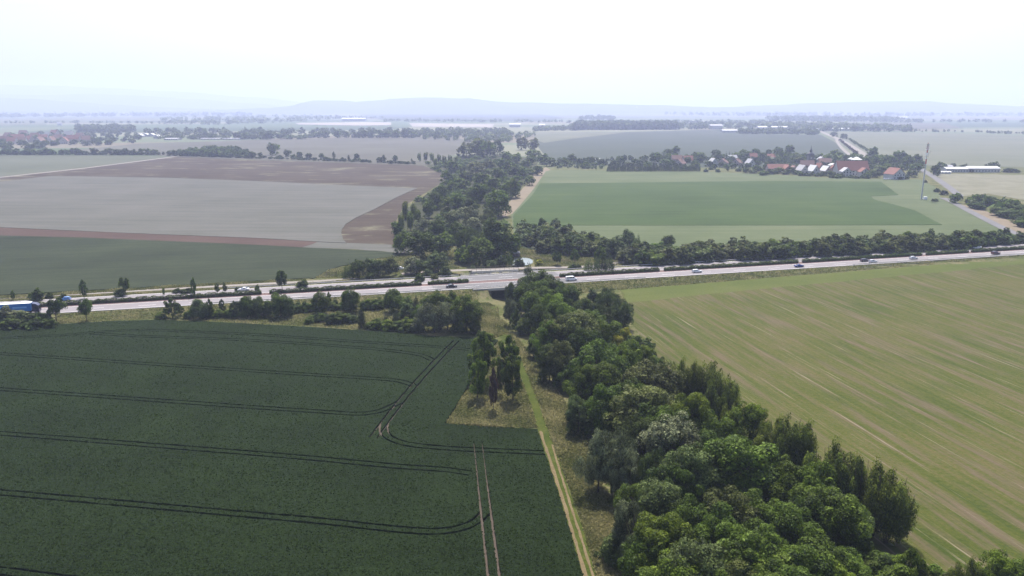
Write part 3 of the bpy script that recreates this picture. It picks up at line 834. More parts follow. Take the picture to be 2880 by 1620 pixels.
def leaf_cloud(lobes, n, size, seed, squash=1.0, droop=0.0, aspect=0.6, up=0.35):
    g = np.random.default_rng(seed)
    w = lobes[:, 3] ** 2; w /= w.sum()
    li = g.choice(len(lobes), n, p=w)
    d = g.normal(size=(n, 3)); d[:, 2] += up
    d /= np.linalg.norm(d, axis=1)[:, None]
    rad = lobes[li, 3] * (0.62 + 0.45 * np.sqrt(g.random(n)))
    c = lobes[li, :3] + d * rad[:, None]
    c[:, 2] -= droop * g.random(n) * lobes[li, 3]
    nr = d + g.normal(size=(n, 3)) * 0.45 + np.array([0, 0, 0.25])
    nr /= np.linalg.norm(nr, axis=1)[:, None]
    t = np.cross(nr, g.normal(size=(n, 3)))
    if droop > 0:
        t = t * 0.35 + np.array([0, 0, -1.0]) * droop
    t /= np.linalg.norm(t, axis=1)[:, None] + 1e-9
    b = np.cross(nr, t)
    s = size * np.exp(g.normal(size=n) * 0.38) * 0.9
    a = t * s[:, None]; bb = b * (s * aspect)[:, None]
    bend = nr * (s * 0.25)[:, None]
    v = np.stack([c - a - bend, c + bb, c + a - bend, c - bb], axis=1).reshape(-1, 3)
    lob_t = g.random(len(lobes))
    tint = np.clip((0.5 * lob_t[li] + 0.5 * g.random(n)) ** 1.4 * 1.25, 0, 1)  # random tone per clump and leaf, standing in for lit clumps and shadowed gaps
    v[:, 2] = np.maximum(v[:, 2], 0.01)
    return v, tint

def trunk_mesh(kind, lobes, r):
    mb = MB()
    if kind == 'bush':
        for i in range(4):
            a = 1.57 * i + r.random()
            mb.tube((0.02 * math.cos(a), 0.02 * math.sin(a), 0), (0.22 * math.cos(a), 0.22 * math.sin(a), 0.55), 0.014, 0.004, 5)
        return mb.mesh('trunk', True)
    if kind in ('conifer', 'column'):
        mb.tube((0, 0, -0.02), (0, 0, 0.9), 0.022, 0.004, 6)
        return mb.mesh('trunk', True)
    if kind == 'poplar':
        for i in range(5):
            a = 1.256 * i + r.random() * .5; d = r.uniform(.1, .24)
            p0 = (0.02 * math.cos(a), 0.02 * math.sin(a), -0.02); p1 = (d * .6 * math.cos(a), d * .6 * math.sin(a), 0.35); p2 = (d * math.cos(a), d * math.sin(a), 0.8)
            mb.tube(p0, p1, 0.014, 0.009, 6); mb.tube(p1, p2, 0.009, 0.003, 6)
        return mb.mesh('trunk', True)
    bx, by = r.uniform(-.02, .02), r.uniform(-.02, .02)
    mb.tube((0, 0, -0.02), (bx, by, 0.3), 0.022, 0.017, 8)
    mb.tube((bx, by, 0.3), (bx * 2, by * 2, 0.75), 0.017, 0.006, 7)
    for i in range(7):
        l = lobes[r.randrange(len(lobes))]
        z0 = r.uniform(0.22, 0.5)
        mb.tube((bx, by, z0), (l[0] * .9, l[1] * .9, max(l[2], z0 + .05)), 0.009, 0.003, 5)
    return mb.mesh('trunk', True)

# foliage kinds at three levels of detail: (leaves, leaf size in units of height)
SPEC = {
    'round':   dict(droop=0.0, asp=0.65, up=0.35, lod=((19000, 0.0138), (4600, 0.026), (420, 0.078))),
    'lone':    dict(droop=0.0, asp=0.65, up=0.35, lod=((19000, 0.0138), (4600, 0.026), (420, 0.078))),
    'broad':   dict(droop=0.0, asp=0.6, up=0.4, lod=((19000, 0.0138), (4600, 0.026), (420, 0.078))),
    'poplar':  dict(droop=0.0, asp=0.55, up=0.3, lod=((19000, 0.0128), (3000, 0.031), (420, 0.072))),
    'willow':  dict(droop=0.5, asp=0.45, up=0.35, lod=((19000, 0.015), (4600, 0.028), (420, 0.08))),
    'slender': dict(droop=0.0, asp=0.6, up=0.3, lod=((10000, 0.018), (2000, 0.036), (360, 0.08))),
    'bush':    dict(droop=0.0, asp=0.6, up=0.5, lod=((11000, 0.022), (2200, 0.048), (300, 0.12))),
    'conifer': dict(droop=0.35, asp=0.4, up=0.0, lod=((5000, 0.022), (1400, 0.036), (300, 0.075))),
    'column':  dict(droop=0.0, asp=0.45, up=0.1, lod=((4500, 0.024), (1200, 0.042), (220, 0.09))),
}
NVAR = {'lone': 3, 'round': 4, 'broad': 4, 'poplar': 3, 'willow': 3, 'slender': 3, 'bush': 4, 'conifer': 2, 'column': 2}
CROWN, TRUNK, LOBES = {}, {}, {}
for kd, sp in SPEC.items():
    for vi in range(NVAR[kd]):
        r = random.Random(hash((kd, 1)) % 1 + vi * 101 + len(kd) * 7 + ord(kd[0]))
        lb = crown_lobes(kd, r)
        LOBES[kd, vi] = lb
        tm = trunk_mesh(kd, lb, r); tm.materials.append(M['bark'])
        TRUNK[kd, vi] = tm
        for lod, (n, s) in enumerate(sp['lod']):
            v, t = leaf_cloud(lb, n, s, vi * 17 + lod + len(kd), droop=sp['droop'], aspect=sp['asp'], up=sp['up'])
            me = quads_mesh('crown', v, t)
            me.materials.append(M['leaf_green'])
            CROWN[kd, vi, lod] = me

NAME = {'lone': 'broadleaf_tree', 'round': 'broadleaf_tree', 'broad': 'broadleaf_tree', 'poplar': 'poplar_tree', 'willow': 'willow_tree', 'slender': 'slender_tree', 'bush': 'shrub', 'conifer': 'conifer_tree', 'column': 'columnar_conifer'}
CAT = {'lone': 'tree', 'round': 'tree', 'broad': 'tree', 'poplar': 'tree', 'willow': 'tree', 'slender': 'tree', 'bush': 'shrub', 'conifer': 'tree', 'column': 'tree'}
KINDWORD = {'lone': 'round-headed tree', 'round': 'round-crowned tree', 'broad': 'broad tree', 'poplar': 'upright poplar', 'willow': 'willow', 'slender': 'slender tree', 'bush': 'shrub', 'conifer': 'conifer', 'column': 'columnar conifer'}
LOOK = {'leaf_green': 'green', 'leaf_dark': 'dark green', 'leaf_bright': 'bright green', 'leaf_olive': 'olive green', 'leaf_silver': 'silvery', 'leaf_grey': 'grey-green',
        'leaf_poplar': 'green', 'leaf_conifer': 'dark', 'leaf_rust': 'reddish half-dead', 'leaf_yellow': 'yellow-flowering'}
DEFMAT = {'lone': 'leaf_green', 'round': 'leaf_green', 'broad': 'leaf_green', 'poplar': 'leaf_poplar', 'willow': 'leaf_grey', 'slender': 'leaf_green', 'bush': 'leaf_dark', 'conifer': 'leaf_conifer', 'column': 'leaf_conifer'}
TREES = {}                                            # region -> list of things, for the labels

def plant(kd, x, y, h, w, mat=None, region=None, lod=None, z=None):
    mat = mat or DEFMAT[kd]
    vi = rnd.randrange(NVAR[kd])
    dist = math.hypot(x, y)
    if lod is None:
        lod = 0 if dist < 300 else (1 if dist < 640 else 2)
    if z is None: z = height(x, y) if (abs(x) < 200 and y < 480) else 0.0
    if kd in ('round', 'broad', 'willow', 'bush'): w *= 1.28
    if dist > 640 and kd in ('round', 'broad', 'bush'): w *= 1.15
    root = empty(NAME[kd], (x, y, z), rnd.uniform(0, 6.283), (w, w, h))
    t = bpy.data.objects.new('trunk', TRUNK[kd, vi]); COL.objects.link(t); t.parent = root
    c = bpy.data.objects.new('crown', CROWN[kd, vi, lod]); COL.objects.link(c); c.parent = root
    c.material_slots[0].link = 'OBJECT'
    c.material_slots[0].material = M[mat]
    root['category'] = CAT[kd]
    root['look'] = LOOK[mat] + ' ' + KINDWORD[kd]
    TREES.setdefault(region, []).append(root)
    return root

def tops(region, items, dh=0.0):
    """(u, v of the top, height, width, kind, leaf): a tree whose top shows at (u, v)"""
    for it in items:
        u, v, h, w, kd = it[:5]
        mt = it[5] if len(it) > 5 else None
        p = P(u, v, h + dh)
        zz = height(p.x, p.y) if (abs(p.x) < 150 and 200 < p.y < 430) else 0.0
        if abs(zz) > 0.3:
            p = P(u, v, h + zz)
        plant(kd, p.x, p.y, h, w, 'leaf_' + mt if mt else None, region)

def name_region(region, phrase, group, axis='u'):
    """singles every tree of a region out by its look and its place in the row"""
    L = TREES.get(region, [])
    key = (lambda o: o.location.x / o.location.y) if axis == 'u' else (lambda o: -o.location.y)
    L.sort(key=key)
    for i, o in enumerate(L):
        look = o['look']; del o['look']
        o['label'] = f"{look}, {ordinal(i + 1)} {phrase}"
        o['group'] = group

def undergrowth(label, items, mat, seed, leaves=900, size=0.05):
    g = np.random.default_rng(seed); Vs, Ts = [], []
    for i, (x, y, h, w) in enumerate(items):
        lb = LOBES['bush', i % NVAR['bush']]
        v, t = leaf_cloud(lb, leaves, size, int(g.integers(1 << 30)), aspect=0.6, up=0.5)
        z = height(x, y) if (abs(x) < 200 and y < 480) else 0.0
        v = v * np.array([w, w, h]) + np.array([x, y, z])
        Vs.append(v); Ts.append(np.clip(t * 0.75 + g.uniform(0, 0.25), 0, 1))
    o = link('undergrowth', quads_mesh('undergrowth', np.concatenate(Vs), np.concatenate(Ts)), None, M[mat])
    tag(o, label, 'undergrowth', None, 'stuff')

# --- the belt of trees in the foreground, right of the mown path
BELT_L = [(1476, 765, 14, 7.7, 'round', 'grey'), (1443, 784, 12, 6.0, 'willow', 'grey'), (1434, 836, 10, 5.2, 'willow', 'silver'), (1466, 894, 6, 4.3, 'bush', 'grey'), (1449, 868, 8, 4.3, 'slender', 'grey'),
          (1518, 850, 14, 8.6, 'round', 'dark'), (1545, 909, 13, 7.7, 'broad', 'green'), (1505, 934, 8, 5.2, 'bush', 'grey'), (1580, 953, 13, 7.7, 'round', 'olive'), (1547, 966, 11, 6.9, 'round', 'dark'),
          (1649, 1033, 13, 7.7, 'broad', 'green'), (1596, 1010, 9, 6.0, 'bush', 'dark'), (1708, 1086, 13, 8.6, 'round', 'green'), (1628, 1117, 9, 6.0, 'round', 'grey'), (1674, 1132, 8, 6.0, 'bush', 'dark'),
          (1726, 1199, 14, 9.5, 'willow', 'silver'), (1686, 1232, 12, 6.9, 'willow', 'silver'), (1761, 1262, 11, 6.9, 'willow', 'silver'), (1775, 1358, 9, 6.0, 'round', 'green'), (1781, 1402, 12, 7.7, 'willow', 'silver'),
          (1731, 1480, 7, 5.2, 'bush', 'grey'), (1811, 1500, 10, 6.9, 'broad', 'green'), (1827, 1556, 9, 6.9, 'bush', 'bright'), (1856, 1610, 9, 6.9, 'round', 'green'), (1796, 1625, 7, 5.2, 'bush', 'dark')]
BELT_M = [(1512, 757, 15, 12, 'round', 'dark'), (1561, 824, 15, 12, 'broad', 'bright'), (1623, 872, 16, 14, 'round', 'olive'), (1574, 892, 14, 11, 'broad', 'olive'), (1535, 800, 13, 9, 'round', 'green'),
          (1681, 966, 16, 13, 'round', 'green'), (1640, 925, 14, 10, 'broad', 'dark'), (1698, 1018, 14, 10, 'round', 'green'), (1753, 964, 14, 10, 'broad', 'bright'), (1835, 1013, 16, 15, 'round', 'olive'),
          (1770, 1065, 14, 10, 'broad', 'dark'), (1821, 1090, 15, 14, 'round', 'olive'), (1877, 1138, 15, 12, 'broad', 'green'), (1805, 1157, 13, 10, 'willow', 'grey'), (1895, 1164, 15, 12, 'round', 'silver'),
          (1951, 1116, 15, 10, 'broad', 'bright'), (2005, 1160, 13, 9, 'broad', 'green'), (1851, 1259, 12, 8, 'willow', 'grey'), (1951, 1246, 14, 10, 'round', 'grey'), (2020, 1225, 13, 9, 'round', 'dark'),
          (2108, 1220, 15, 15, 'round', 'green'), (1905, 1300, 12, 8, 'broad', 'dark'), (1860, 1350, 11, 8, 'round', 'grey'), (2135, 1386, 12, 9, 'broad', 'green'), (1944, 1400, 11, 8, 'broad', 'green'),
          (1995, 1415, 12, 9, 'round', 'green'), (2070, 1389, 13, 10, 'broad', 'olive'), (1877, 1452, 12, 10, 'broad', 'bright'), (1840, 1484, 10, 7, 'slender', 'bright'), (1970, 1520, 12, 10, 'round', 'grey'),
          (2040, 1480, 11, 9, 'broad', 'green'), (2097, 1471, 11, 9, 'round', 'green'), (2164, 1483, 12, 9, 'broad', 'green'), (2116, 1530, 11, 9, 'broad', 'green'), (1915, 1560, 10, 9, 'broad', 'bright'),
          (2010, 1580, 10, 9, 'round', 'green'), (2071, 1585, 9, 8, 'broad', 'olive'), (2180, 1580, 10, 10, 'round', 'green'), (1940, 1620, 9, 8, 'round', 'bright')]
BELT_R = [(1561, 774, 13, 10, 'round', 'dark'), (1611, 806, 12, 9, 'broad', 'dark'), (1636, 834, 11, 8, 'round', 'dark'), (1708, 807, 12, 9, 'willow', 'grey'), (1748, 838, 11, 9, 'willow', 'grey'), (1690, 848, 9, 7, 'willow', 'grey'),
          (1698, 893, 13, 11, 'broad', 'green'), (1752, 912, 7, 6, 'bush', 'yellow'), (1785, 930, 7, 6, 'bush', 'green'), (1817, 958, 7, 6, 'bush', 'dark'), (1807, 975, 9, 7, 'broad', 'bright'), (1850, 985, 8, 5, 'bush', 'green'),
          (1917, 985, 16, 7, 'poplar'), (1955, 994, 16, 7, 'poplar'), (1992, 996, 16, 8, 'poplar'), (2030, 1023, 16, 8, 'poplar'), (2058, 1040, 15, 7, 'poplar'), (2068, 1104, 13, 7, 'poplar'), (2010, 1060, 14, 8, 'poplar'),
          (2114, 1142, 12, 8, 'broad', 'bright'), (2186, 1146, 15, 8, 'poplar'), (2236, 1136, 17, 10, 'poplar'), (2268, 1160, 15, 8, 'poplar'), (2160, 1190, 12, 7, 'poplar'),
          (2349, 1216, 17, 11, 'poplar'), (2312, 1236, 15, 8, 'poplar'), (2390, 1243, 16, 9, 'poplar'), (2433, 1256, 16, 9, 'poplar'), (2480, 1276, 16, 10, 'poplar'), (2522, 1292, 16, 10, 'poplar'), (2548, 1350, 12, 8, 'poplar'),
          (2228, 1291, 13, 9, 'round', 'green'), (2272, 1308, 13, 9, 'broad', 'bright'), (2336, 1362, 13, 11, 'broad', 'green'), (2276, 1391, 12, 8, 'round', 'dark'), (2224, 1432, 12, 10, 'broad', 'green'),
          (2395, 1421, 9, 7, 'round', 'grey'), (2414, 1456, 8, 6, 'bush', 'green'), (2299, 1507, 11, 10, 'round', 'green'), (2254, 1546, 11, 11, 'broad', 'green'), (2489, 1540, 6, 7, 'bush', 'dark'), (2525, 1548, 6, 6, 'bush', 'bright'), (2440, 1560, 6, 6, 'bush', 'dark'),
          (2565, 1550, 8, 6, 'slender', 'bright'), (2600, 1580, 6, 5, 'bush', 'bright'), (2640, 1600, 5, 5, 'bush', 'olive'), (2731, 1552, 9, 5, 'poplar'), (2700, 1585, 7, 5, 'poplar'), (2770, 1585, 7, 5, 'poplar'), (2808, 1562, 8, 6, 'broad', 'bright'), (2850, 1590, 7, 6, 'broad', 'green'),
          (2660, 1596, 6, 7, 'bush', 'green'), (2590, 1562, 7, 7, 'bush', 'olive'), (2880, 1580, 8, 7, 'broad', 'bright'), (2760, 1606, 6, 7, 'bush', 'green'), (2830, 1612, 6, 7, 'bush', 'olive'), (2520, 1585, 7, 8, 'bush', 'green'), (1480, 790, 13, 10, 'round', 'green'), (1528, 778, 13, 10, 'broad', 'green'), (1585, 800, 13, 10, 'broad', 'green'), (1500, 815, 14, 10, 'broad', 'green'), (1650, 868, 12, 10, 'broad', 'green'), (2388, 1566, 8, 8, 'broad', 'green'), (2350, 1585, 8, 8, 'broad', 'bright'), (2290, 1600, 9, 9, 'round', 'green')]
tops('belt_l', BELT_L); tops('belt_m', BELT_M); tops('belt_r', BELT_R)
name_region('belt_l', 'from the motorway along the path edge of the tree belt', 'trees of the foreground belt', 'y')
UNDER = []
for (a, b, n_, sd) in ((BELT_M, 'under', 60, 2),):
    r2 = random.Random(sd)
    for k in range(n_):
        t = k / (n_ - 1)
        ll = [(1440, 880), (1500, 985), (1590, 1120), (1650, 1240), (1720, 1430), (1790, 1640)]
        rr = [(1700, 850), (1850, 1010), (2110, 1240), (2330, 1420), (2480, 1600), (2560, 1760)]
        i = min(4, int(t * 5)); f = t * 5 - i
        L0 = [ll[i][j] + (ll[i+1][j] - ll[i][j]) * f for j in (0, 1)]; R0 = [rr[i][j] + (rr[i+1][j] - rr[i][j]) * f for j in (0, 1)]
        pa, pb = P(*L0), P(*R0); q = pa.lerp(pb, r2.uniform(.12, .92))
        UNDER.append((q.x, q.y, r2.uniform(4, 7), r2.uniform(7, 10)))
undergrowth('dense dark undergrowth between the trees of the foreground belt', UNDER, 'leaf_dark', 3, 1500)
name_region('belt_m', 'from the motorway inside the tree belt', 'trees of the foreground belt', 'y')
name_region('belt_r', 'from the motorway along the meadow edge of the tree belt', 'trees of the foreground belt', 'y')

# --- trees on the rough grass triangle beside the wheat
def at_base(region, items):
    for it in items:
        u, v, h, w, kd = it[:5]
        p = P(u, v, 0)
        plant(kd, p.x, p.y, h, w, 'leaf_' + it[5] if len(it) > 5 else None, region)
at_base('triangle', [(1343, 1122, 11.5, 6.4, 'slender', 'bright'), (1388, 1156, 11, 3.2, 'slender', 'rust'), (1443, 1127, 13, 7.6, 'slender', 'green'), (1406, 1114, 9, 2.4, 'slender', 'olive'),
                     (1358, 1078, 14, 9.2, 'slender', 'green'), (1432, 1075, 13, 7.6, 'slender', 'green')])
name_region('triangle', 'from the left on the grass triangle beside the path', 'trees on the grass triangle')

# --- shrubs and trees between the wheat and the motorway
tops('roadside', [(5, 856, 7, 8, 'bush', 'silver'), (45, 862, 6, 7, 'bush', 'silver'), (75, 868, 6, 8, 'bush', 'grey'), (115, 872, 5.5, 7, 'bush', 'dark'), (150, 838, 9, 7, 'lone', 'dark'), (30, 885, 5, 8, 'bush', 'dark'), (95, 890, 4.5, 7, 'bush', 'dark'), (140, 893, 4, 5, 'bush', 'dark'),
                  (236, 843, 8, 6.2, 'lone', 'green')])
name_region('roadside', 'from the left in the roadside clump by the lorry', 'roadside trees left of the verge')
tops('verge', [(480, 842, 7.1, 6.9, 'slender', 'dark'), (505, 856, 4.2, 3.2, 'slender', 'green'), (555, 841, 7.6, 5.7, 'round', 'grey'), (587, 843, 6.7, 4.0, 'slender', 'dark'), (623, 843, 5.9, 2.8, 'slender', 'grey'), (657, 844, 6.7, 4.5, 'slender', 'grey'),
               (690, 832, 8.0, 5.3, 'round', 'green'), (718, 834, 7.6, 5.3, 'round', 'grey'), (752, 846, 5.9, 4.4, 'round', 'green'), (785, 824, 9.2, 6.9, 'round', 'green'), (808, 829, 8.4, 5.3, 'round', 'grey'), (839, 833, 5.9, 2.2, 'conifer'), (855, 833, 5.9, 2.2, 'conifer'),
               (896, 821, 8.4, 5.7, 'round', 'green'), (924, 823, 5.9, 2.8, 'slender', 'green'), (982, 811, 9.2, 6.9, 'round', 'green'), (1104, 809, 9.2, 6.6, 'round', 'green'), (1169, 819, 6.7, 3.0, 'conifer'), (1143, 829, 5.1, 5.4, 'bush', 'green'),
               (450, 875, 3.0, 4.5, 'bush', 'green'), (530, 869, 3.4, 4.5, 'bush', 'green'), (575, 869, 3.4, 4.5, 'bush', 'dark'), (610, 867, 3.4, 5.4, 'bush', 'green'), (650, 861, 4.2, 5.4, 'bush', 'green'), (700, 855, 4.2, 5.4, 'bush', 'dark'), (745, 851, 4.2, 5.4, 'bush', 'green'), (790, 849, 4.2, 5.4, 'bush', 'green'),
               (830, 849, 4.2, 5.4, 'bush', 'dark'), (865, 845, 4.2, 5.4, 'bush', 'green'), (905, 843, 4.2, 5.4, 'bush', 'green'), (940, 841, 4.2, 5.4, 'bush', 'green'), (975, 839, 4.2, 6.3, 'bush', 'dark'), (1029, 837, 4.7, 5.4, 'bush', 'green'), (1060, 835, 4.7, 5.4, 'bush', 'green'), (1090, 833, 4.2, 5.4, 'bush', 'dark'), (1125, 839, 3.4, 4.5, 'bush', 'green')])
name_region('verge', 'from the left in the hedge under the motorway', 'hedge plants below the motorway')
tops('copse', [(900, 874, 4, 5, 'bush', 'green'), (930, 876, 4.5, 5, 'bush', 'grey'), (960, 873, 4.5, 6, 'bush', 'green'), (985, 877, 4, 5, 'bush', 'grey'), (870, 886, 3, 4, 'bush', 'green'), (897, 862, 5, 2.4, 'conifer'), (955, 862, 5, 2.4, 'conifer'), (1015, 856, 8.5, 3.6, 'column', 'conifer'),
               (1113, 862, 6, 3.4, 'conifer'), (1085, 877, 4.5, 3, 'conifer'), (1143, 842, 7, 6, 'bush', 'grey'), (1206, 828, 8, 7, 'broad', 'green'), (1229, 819, 9, 8, 'broad', 'bright'), (1274, 815, 8, 6, 'slender', 'green'), (1175, 846, 7, 6, 'bush', 'green'), (1255, 832, 8, 6, 'broad', 'green'),
               (1220, 847, 11, 11, 'willow', 'silver'), (1257, 850, 10, 9, 'willow', 'silver'), (1190, 866, 8, 7, 'willow', 'silver'), (1311, 831, 13, 9.5, 'broad', 'green'), (1330, 862, 9, 5, 'broad', 'dark'), (1090, 893, 4.5, 6, 'bush', 'bright'), (1055, 893, 4, 6, 'bush', 'green'), (1120, 897, 4, 6, 'bush', 'green'), (1150, 888, 5, 6, 'bush', 'bright'),
               (1171, 897, 4.5, 5, 'bush', 'silver'), (1140, 906, 3.5, 4, 'bush', 'grey'), (1229, 907, 2.8, 3, 'bush', 'silver'), (1275, 915, 2.6, 3, 'bush', 'silver'), (1300, 916, 2.6, 3, 'bush', 'olive'), (1337, 908, 4, 3.5, 'bush', 'olive'), (1369, 926, 4.5, 4.5, 'bush', 'bright'), (1352, 922, 4, 3, 'bush', 'green'), (1040, 905, 2.5, 3, 'bush', 'grey')])
name_region('copse', 'from the left in the copse behind the wheat', 'trees and shrubs of the copse')

# --- verge beyond the motorway, left
tops('far_verge', [(35, 823, 4, 2.2, 'slender', 'green'), (99, 813, 5.5, 5, 'bush', 'dark'), (137, 824, 3, 3, 'bush', 'dark'), (177, 828, 2.5, 2.5, 'bush', 'dark'), (231, 794, 7.5, 3.6, 'slender', 'green'), (349, 785, 7.5, 4.8, 'lone', 'green'), (337, 812, 4, 4, 'bush', 'dark'), (458, 808, 3.5, 1.4, 'slender', 'bright'),
                   (539, 778, 8.5, 3, 'slender', 'green'), (496, 808, 2.5, 3, 'bush', 'dark'), (524, 808, 2.5, 5, 'bush', 'dark'), (609, 796, 4.5, 2.6, 'slender', 'grey'), (631, 797, 4, 2.3, 'slender', 'dark'), (668, 805, 2, 2.5, 'bush', 'dark'), (722, 799, 3, 2, 'bush', 'green'), (790, 756, 9.5, 5.5, 'lone', 'grey'), (850, 784, 3.6, 5, 'bush', 'dark'), (788, 794, 2, 2.6, 'bush', 'dark')])
name_region('far_verge', 'from the left on the grass verge beyond the motorway', 'young trees beyond the motorway')
tops('gate_copse', [(980, 726, 9, 7, 'conifer', 'dark'), (1008, 728, 9, 7, 'round', 'dark'), (1043, 727, 8.5, 7, 'round', 'grey'), (1064, 729, 8, 6, 'round', 'grey'), (1092, 726, 8.5, 7, 'round', 'olive'), (1113, 736, 6, 4, 'slender', 'dark'), (1040, 760, 4.5, 4, 'bush', 'dark'), (1155, 724, 8, 8, 'round', 'silver'), (1232, 708, 10, 10, 'round', 'grey'), (1178, 731, 7, 6, 'round', 'dark'), (1206, 732, 7, 7, 'round', 'grey'),
                    (1253, 744, 6, 6, 'bush', 'grey'), (1180, 766, 4, 4, 'bush', 'dark'), (1125, 771, 2.5, 4, 'bush', 'olive'), (1222, 766, 3, 3.5, 'bush', 'olive'), (1205, 752, 5, 5, 'bush', 'grey'), (1330, 739, 5.5, 5, 'column', 'grey'), (1379, 737, 6, 6, 'bush', 'grey'), (1408, 735, 6, 6, 'bush', 'grey'), (1356, 748, 4.5, 4, 'bush', 'grey'), (1460, 741, 5, 5, 'bush', 'grey'), (1486, 729, 7, 5, 'conifer', 'grey')])
name_region('gate_copse', 'from the left in the copse just behind the motorway', 'copse behind the motorway')

# --- the wood along the brook
CREEK = [(1138, 556, 15, 6, 'poplar'), (1161, 559, 15, 6, 'poplar'), (1127, 590, 14, 6, 'poplar'), (1153, 586, 14, 6, 'poplar'), (1172, 576, 13, 7, 'poplar'), (1117, 622, 9, 6, 'bush', 'green'), (1185, 649, 14.0, 14.2, 'round', 'dark'), (1135, 650, 11.9, 10.6, 'round', 'green'), (1240, 656, 11.9, 11.8, 'round', 'green'),
         (1321, 580, 15, 12, 'broad', 'silver'), (1274, 588, 14, 11, 'broad', 'silver'), (1190, 610, 11, 10, 'broad', 'silver'), (1225, 615, 11.9, 10.6, 'round', 'dark'), (1260, 557, 12, 10, 'broad', 'bright'), (1222, 540, 13.0, 10.6, 'round', 'green'), (1205, 565, 11.9, 9.4, 'round', 'green'), (1286, 539, 15.1, 13.0, 'round', 'green'), (1327, 557, 11.9, 11.8, 'round', 'green'),
         (1402, 530, 19.4, 17.7, 'round', 'green'), (1373, 586, 12, 11, 'willow', 'olive'), (1405, 614, 19.4, 17.7, 'round', 'dark'), (1437, 656, 11.9, 10.6, 'round', 'green'), (1315, 643, 15, 13, 'willow', 'grey'), (1356, 650, 14, 11, 'willow', 'grey'), (1350, 679, 14.0, 13.0, 'round', 'green'), (1393, 676, 9.7, 9.4, 'round', 'green'), (1300, 694, 9, 9, 'bush', 'bright'), (1431, 699, 9, 6.5, 'conifer', 'dark'),
         (1285, 625, 11.9, 10.6, 'round', 'dark'), (1330, 610, 13.0, 10.6, 'round', 'silver'), (1277, 450, 14.0, 14.2, 'round', 'green'), (1338, 455, 14.0, 16.5, 'round', 'olive'), (1434, 450, 15.1, 13.0, 'round', 'green'), (1356, 485, 14.0, 14.2, 'round', 'green'), (1292, 500, 11.9, 14.2, 'round', 'green'), (1437, 502, 16.2, 15.3, 'round', 'green'), (1448, 465, 13.0, 13.0, 'round', 'dark'),
         (1489, 494, 9.7, 8.3, 'round', 'green'), (1512, 465, 10.8, 10.6, 'round', 'dark'), (1388, 497, 13.0, 13.0, 'round', 'green'), (1350, 516, 15.1, 15.3, 'round', 'green'), (1269, 508, 10, 9, 'bush', 'green'), (1310, 480, 13.0, 13.0, 'round', 'olive'), (1400, 470, 14.0, 13.0, 'round', 'green'), (1300, 460, 12, 9, 'poplar'), (1375, 450, 13.0, 13.0, 'round', 'olive'), (1470, 470, 11.9, 10.6, 'round', 'green'), (1480, 450, 10.8, 10.6, 'round', 'green'), (1415, 445, 14.0, 11.8, 'round', 'green'), (1330, 525, 11.9, 11.8, 'round', 'green'), (1240, 520, 11.9, 10.6, 'round', 'green'), (1255, 480, 11.9, 9.4, 'round', 'green'),
         (1180, 424, 15, 9, 'poplar'), (1197, 423, 15, 9, 'poplar'), (1215, 424, 15, 9, 'poplar'), (1233, 428, 14, 9, 'poplar'), (1250, 432, 14, 9, 'poplar'), (1266, 430, 14, 9, 'poplar'), (1283, 434, 13, 9, 'poplar'), (1225, 438, 14, 9, 'poplar'), (1255, 446, 13, 8, 'poplar'),
         (1345, 388, 28.1, 28.3, 'round', 'olive'), (1312, 400, 22.7, 22.4, 'round', 'olive'), (1370, 396, 24.8, 21.2, 'round', 'green'), (1398, 391, 25.9, 16.5, 'round', 'dark'), (1468, 383, 23.8, 18.9, 'round', 'olive'), (1498, 388, 21.6, 17.7, 'round', 'olive'), (1425, 425, 15.1, 13.0, 'round', 'green'), (1500, 420, 15.1, 18.9, 'round', 'green'), (1525, 432, 14.0, 14.2, 'round', 'dark'), (1450, 430, 14.0, 13.0, 'round', 'green'),
         (1545, 441, 11.9, 14.2, 'round', 'green'), (1490, 437, 11.9, 11.8, 'round', 'green')]
tops('creek', CREEK)
name_region('creek', 'from the left in the wood along the brook', 'trees of the brook wood')

# --- dense shrub bank along the far side of the motorway
def scatter(region, poly_px, n, hr, wr, kinds, z0=0.0, seed=1, mind=3.0, store=None):
    r = random.Random(seed)
    poly = [P(u, v, z0) for u, v in poly_px]
    def inside(x, y):
        c = False; m_ = len(poly)
        for i in range(m_):
            a, b = poly[i], poly[(i+1) % m_]
            if (a.y > y) != (b.y > y) and x < (b.x - a.x) * (y - a.y) / (b.y - a.y) + a.x: c = not c
        return c
    xs = [p.x for p in poly]; ys = [p.y for p in poly]
    got = []; tries = 0
    while len(got) < n and tries < n * 200:
        tries += 1
        x, y = r.uniform(min(xs), max(xs)), r.uniform(min(ys), max(ys))
        if not inside(x, y): continue
        if any((x - a) ** 2 + (y - b) ** 2 < mind * mind for a, b in got): continue
        got.append((x, y))
        kd, mt = r.choice(kinds)
        if store is not None:
            store.append((x, y, r.uniform(*hr), r.uniform(*wr)))
            continue
        plant(kd, x, y, r.uniform(*hr), r.uniform(*wr), 'leaf_' + mt, region)
BK = [('bush', 'dark'), ('bush', 'green'), ('bush', 'grey'), ('bush', 'olive'), ('bush', 'dark'), ('bush', 'olive')]
BROOK = []
scatter(None, [(1120, 700), (1110, 640), (1130, 585), (1220, 540), (1260, 505), (1190, 465), (1300, 440), (1430, 440), (1520, 455), (1470, 520), (1420, 590), (1430, 640), (1440, 700), (1380, 725), (1290, 725), (1270, 690), (1190, 700)], 170, (4, 7), (9, 13), [('bush', 'green'), ('bush', 'dark'), ('bush', 'grey'), ('round', 'green'), ('round', 'dark'), ('bush', 'olive')], 0, 31, 6, store=BROOK)
undergrowth('tangled undergrowth filling the wood along the brook', BROOK, 'leaf_green', 4, 420, 0.075)

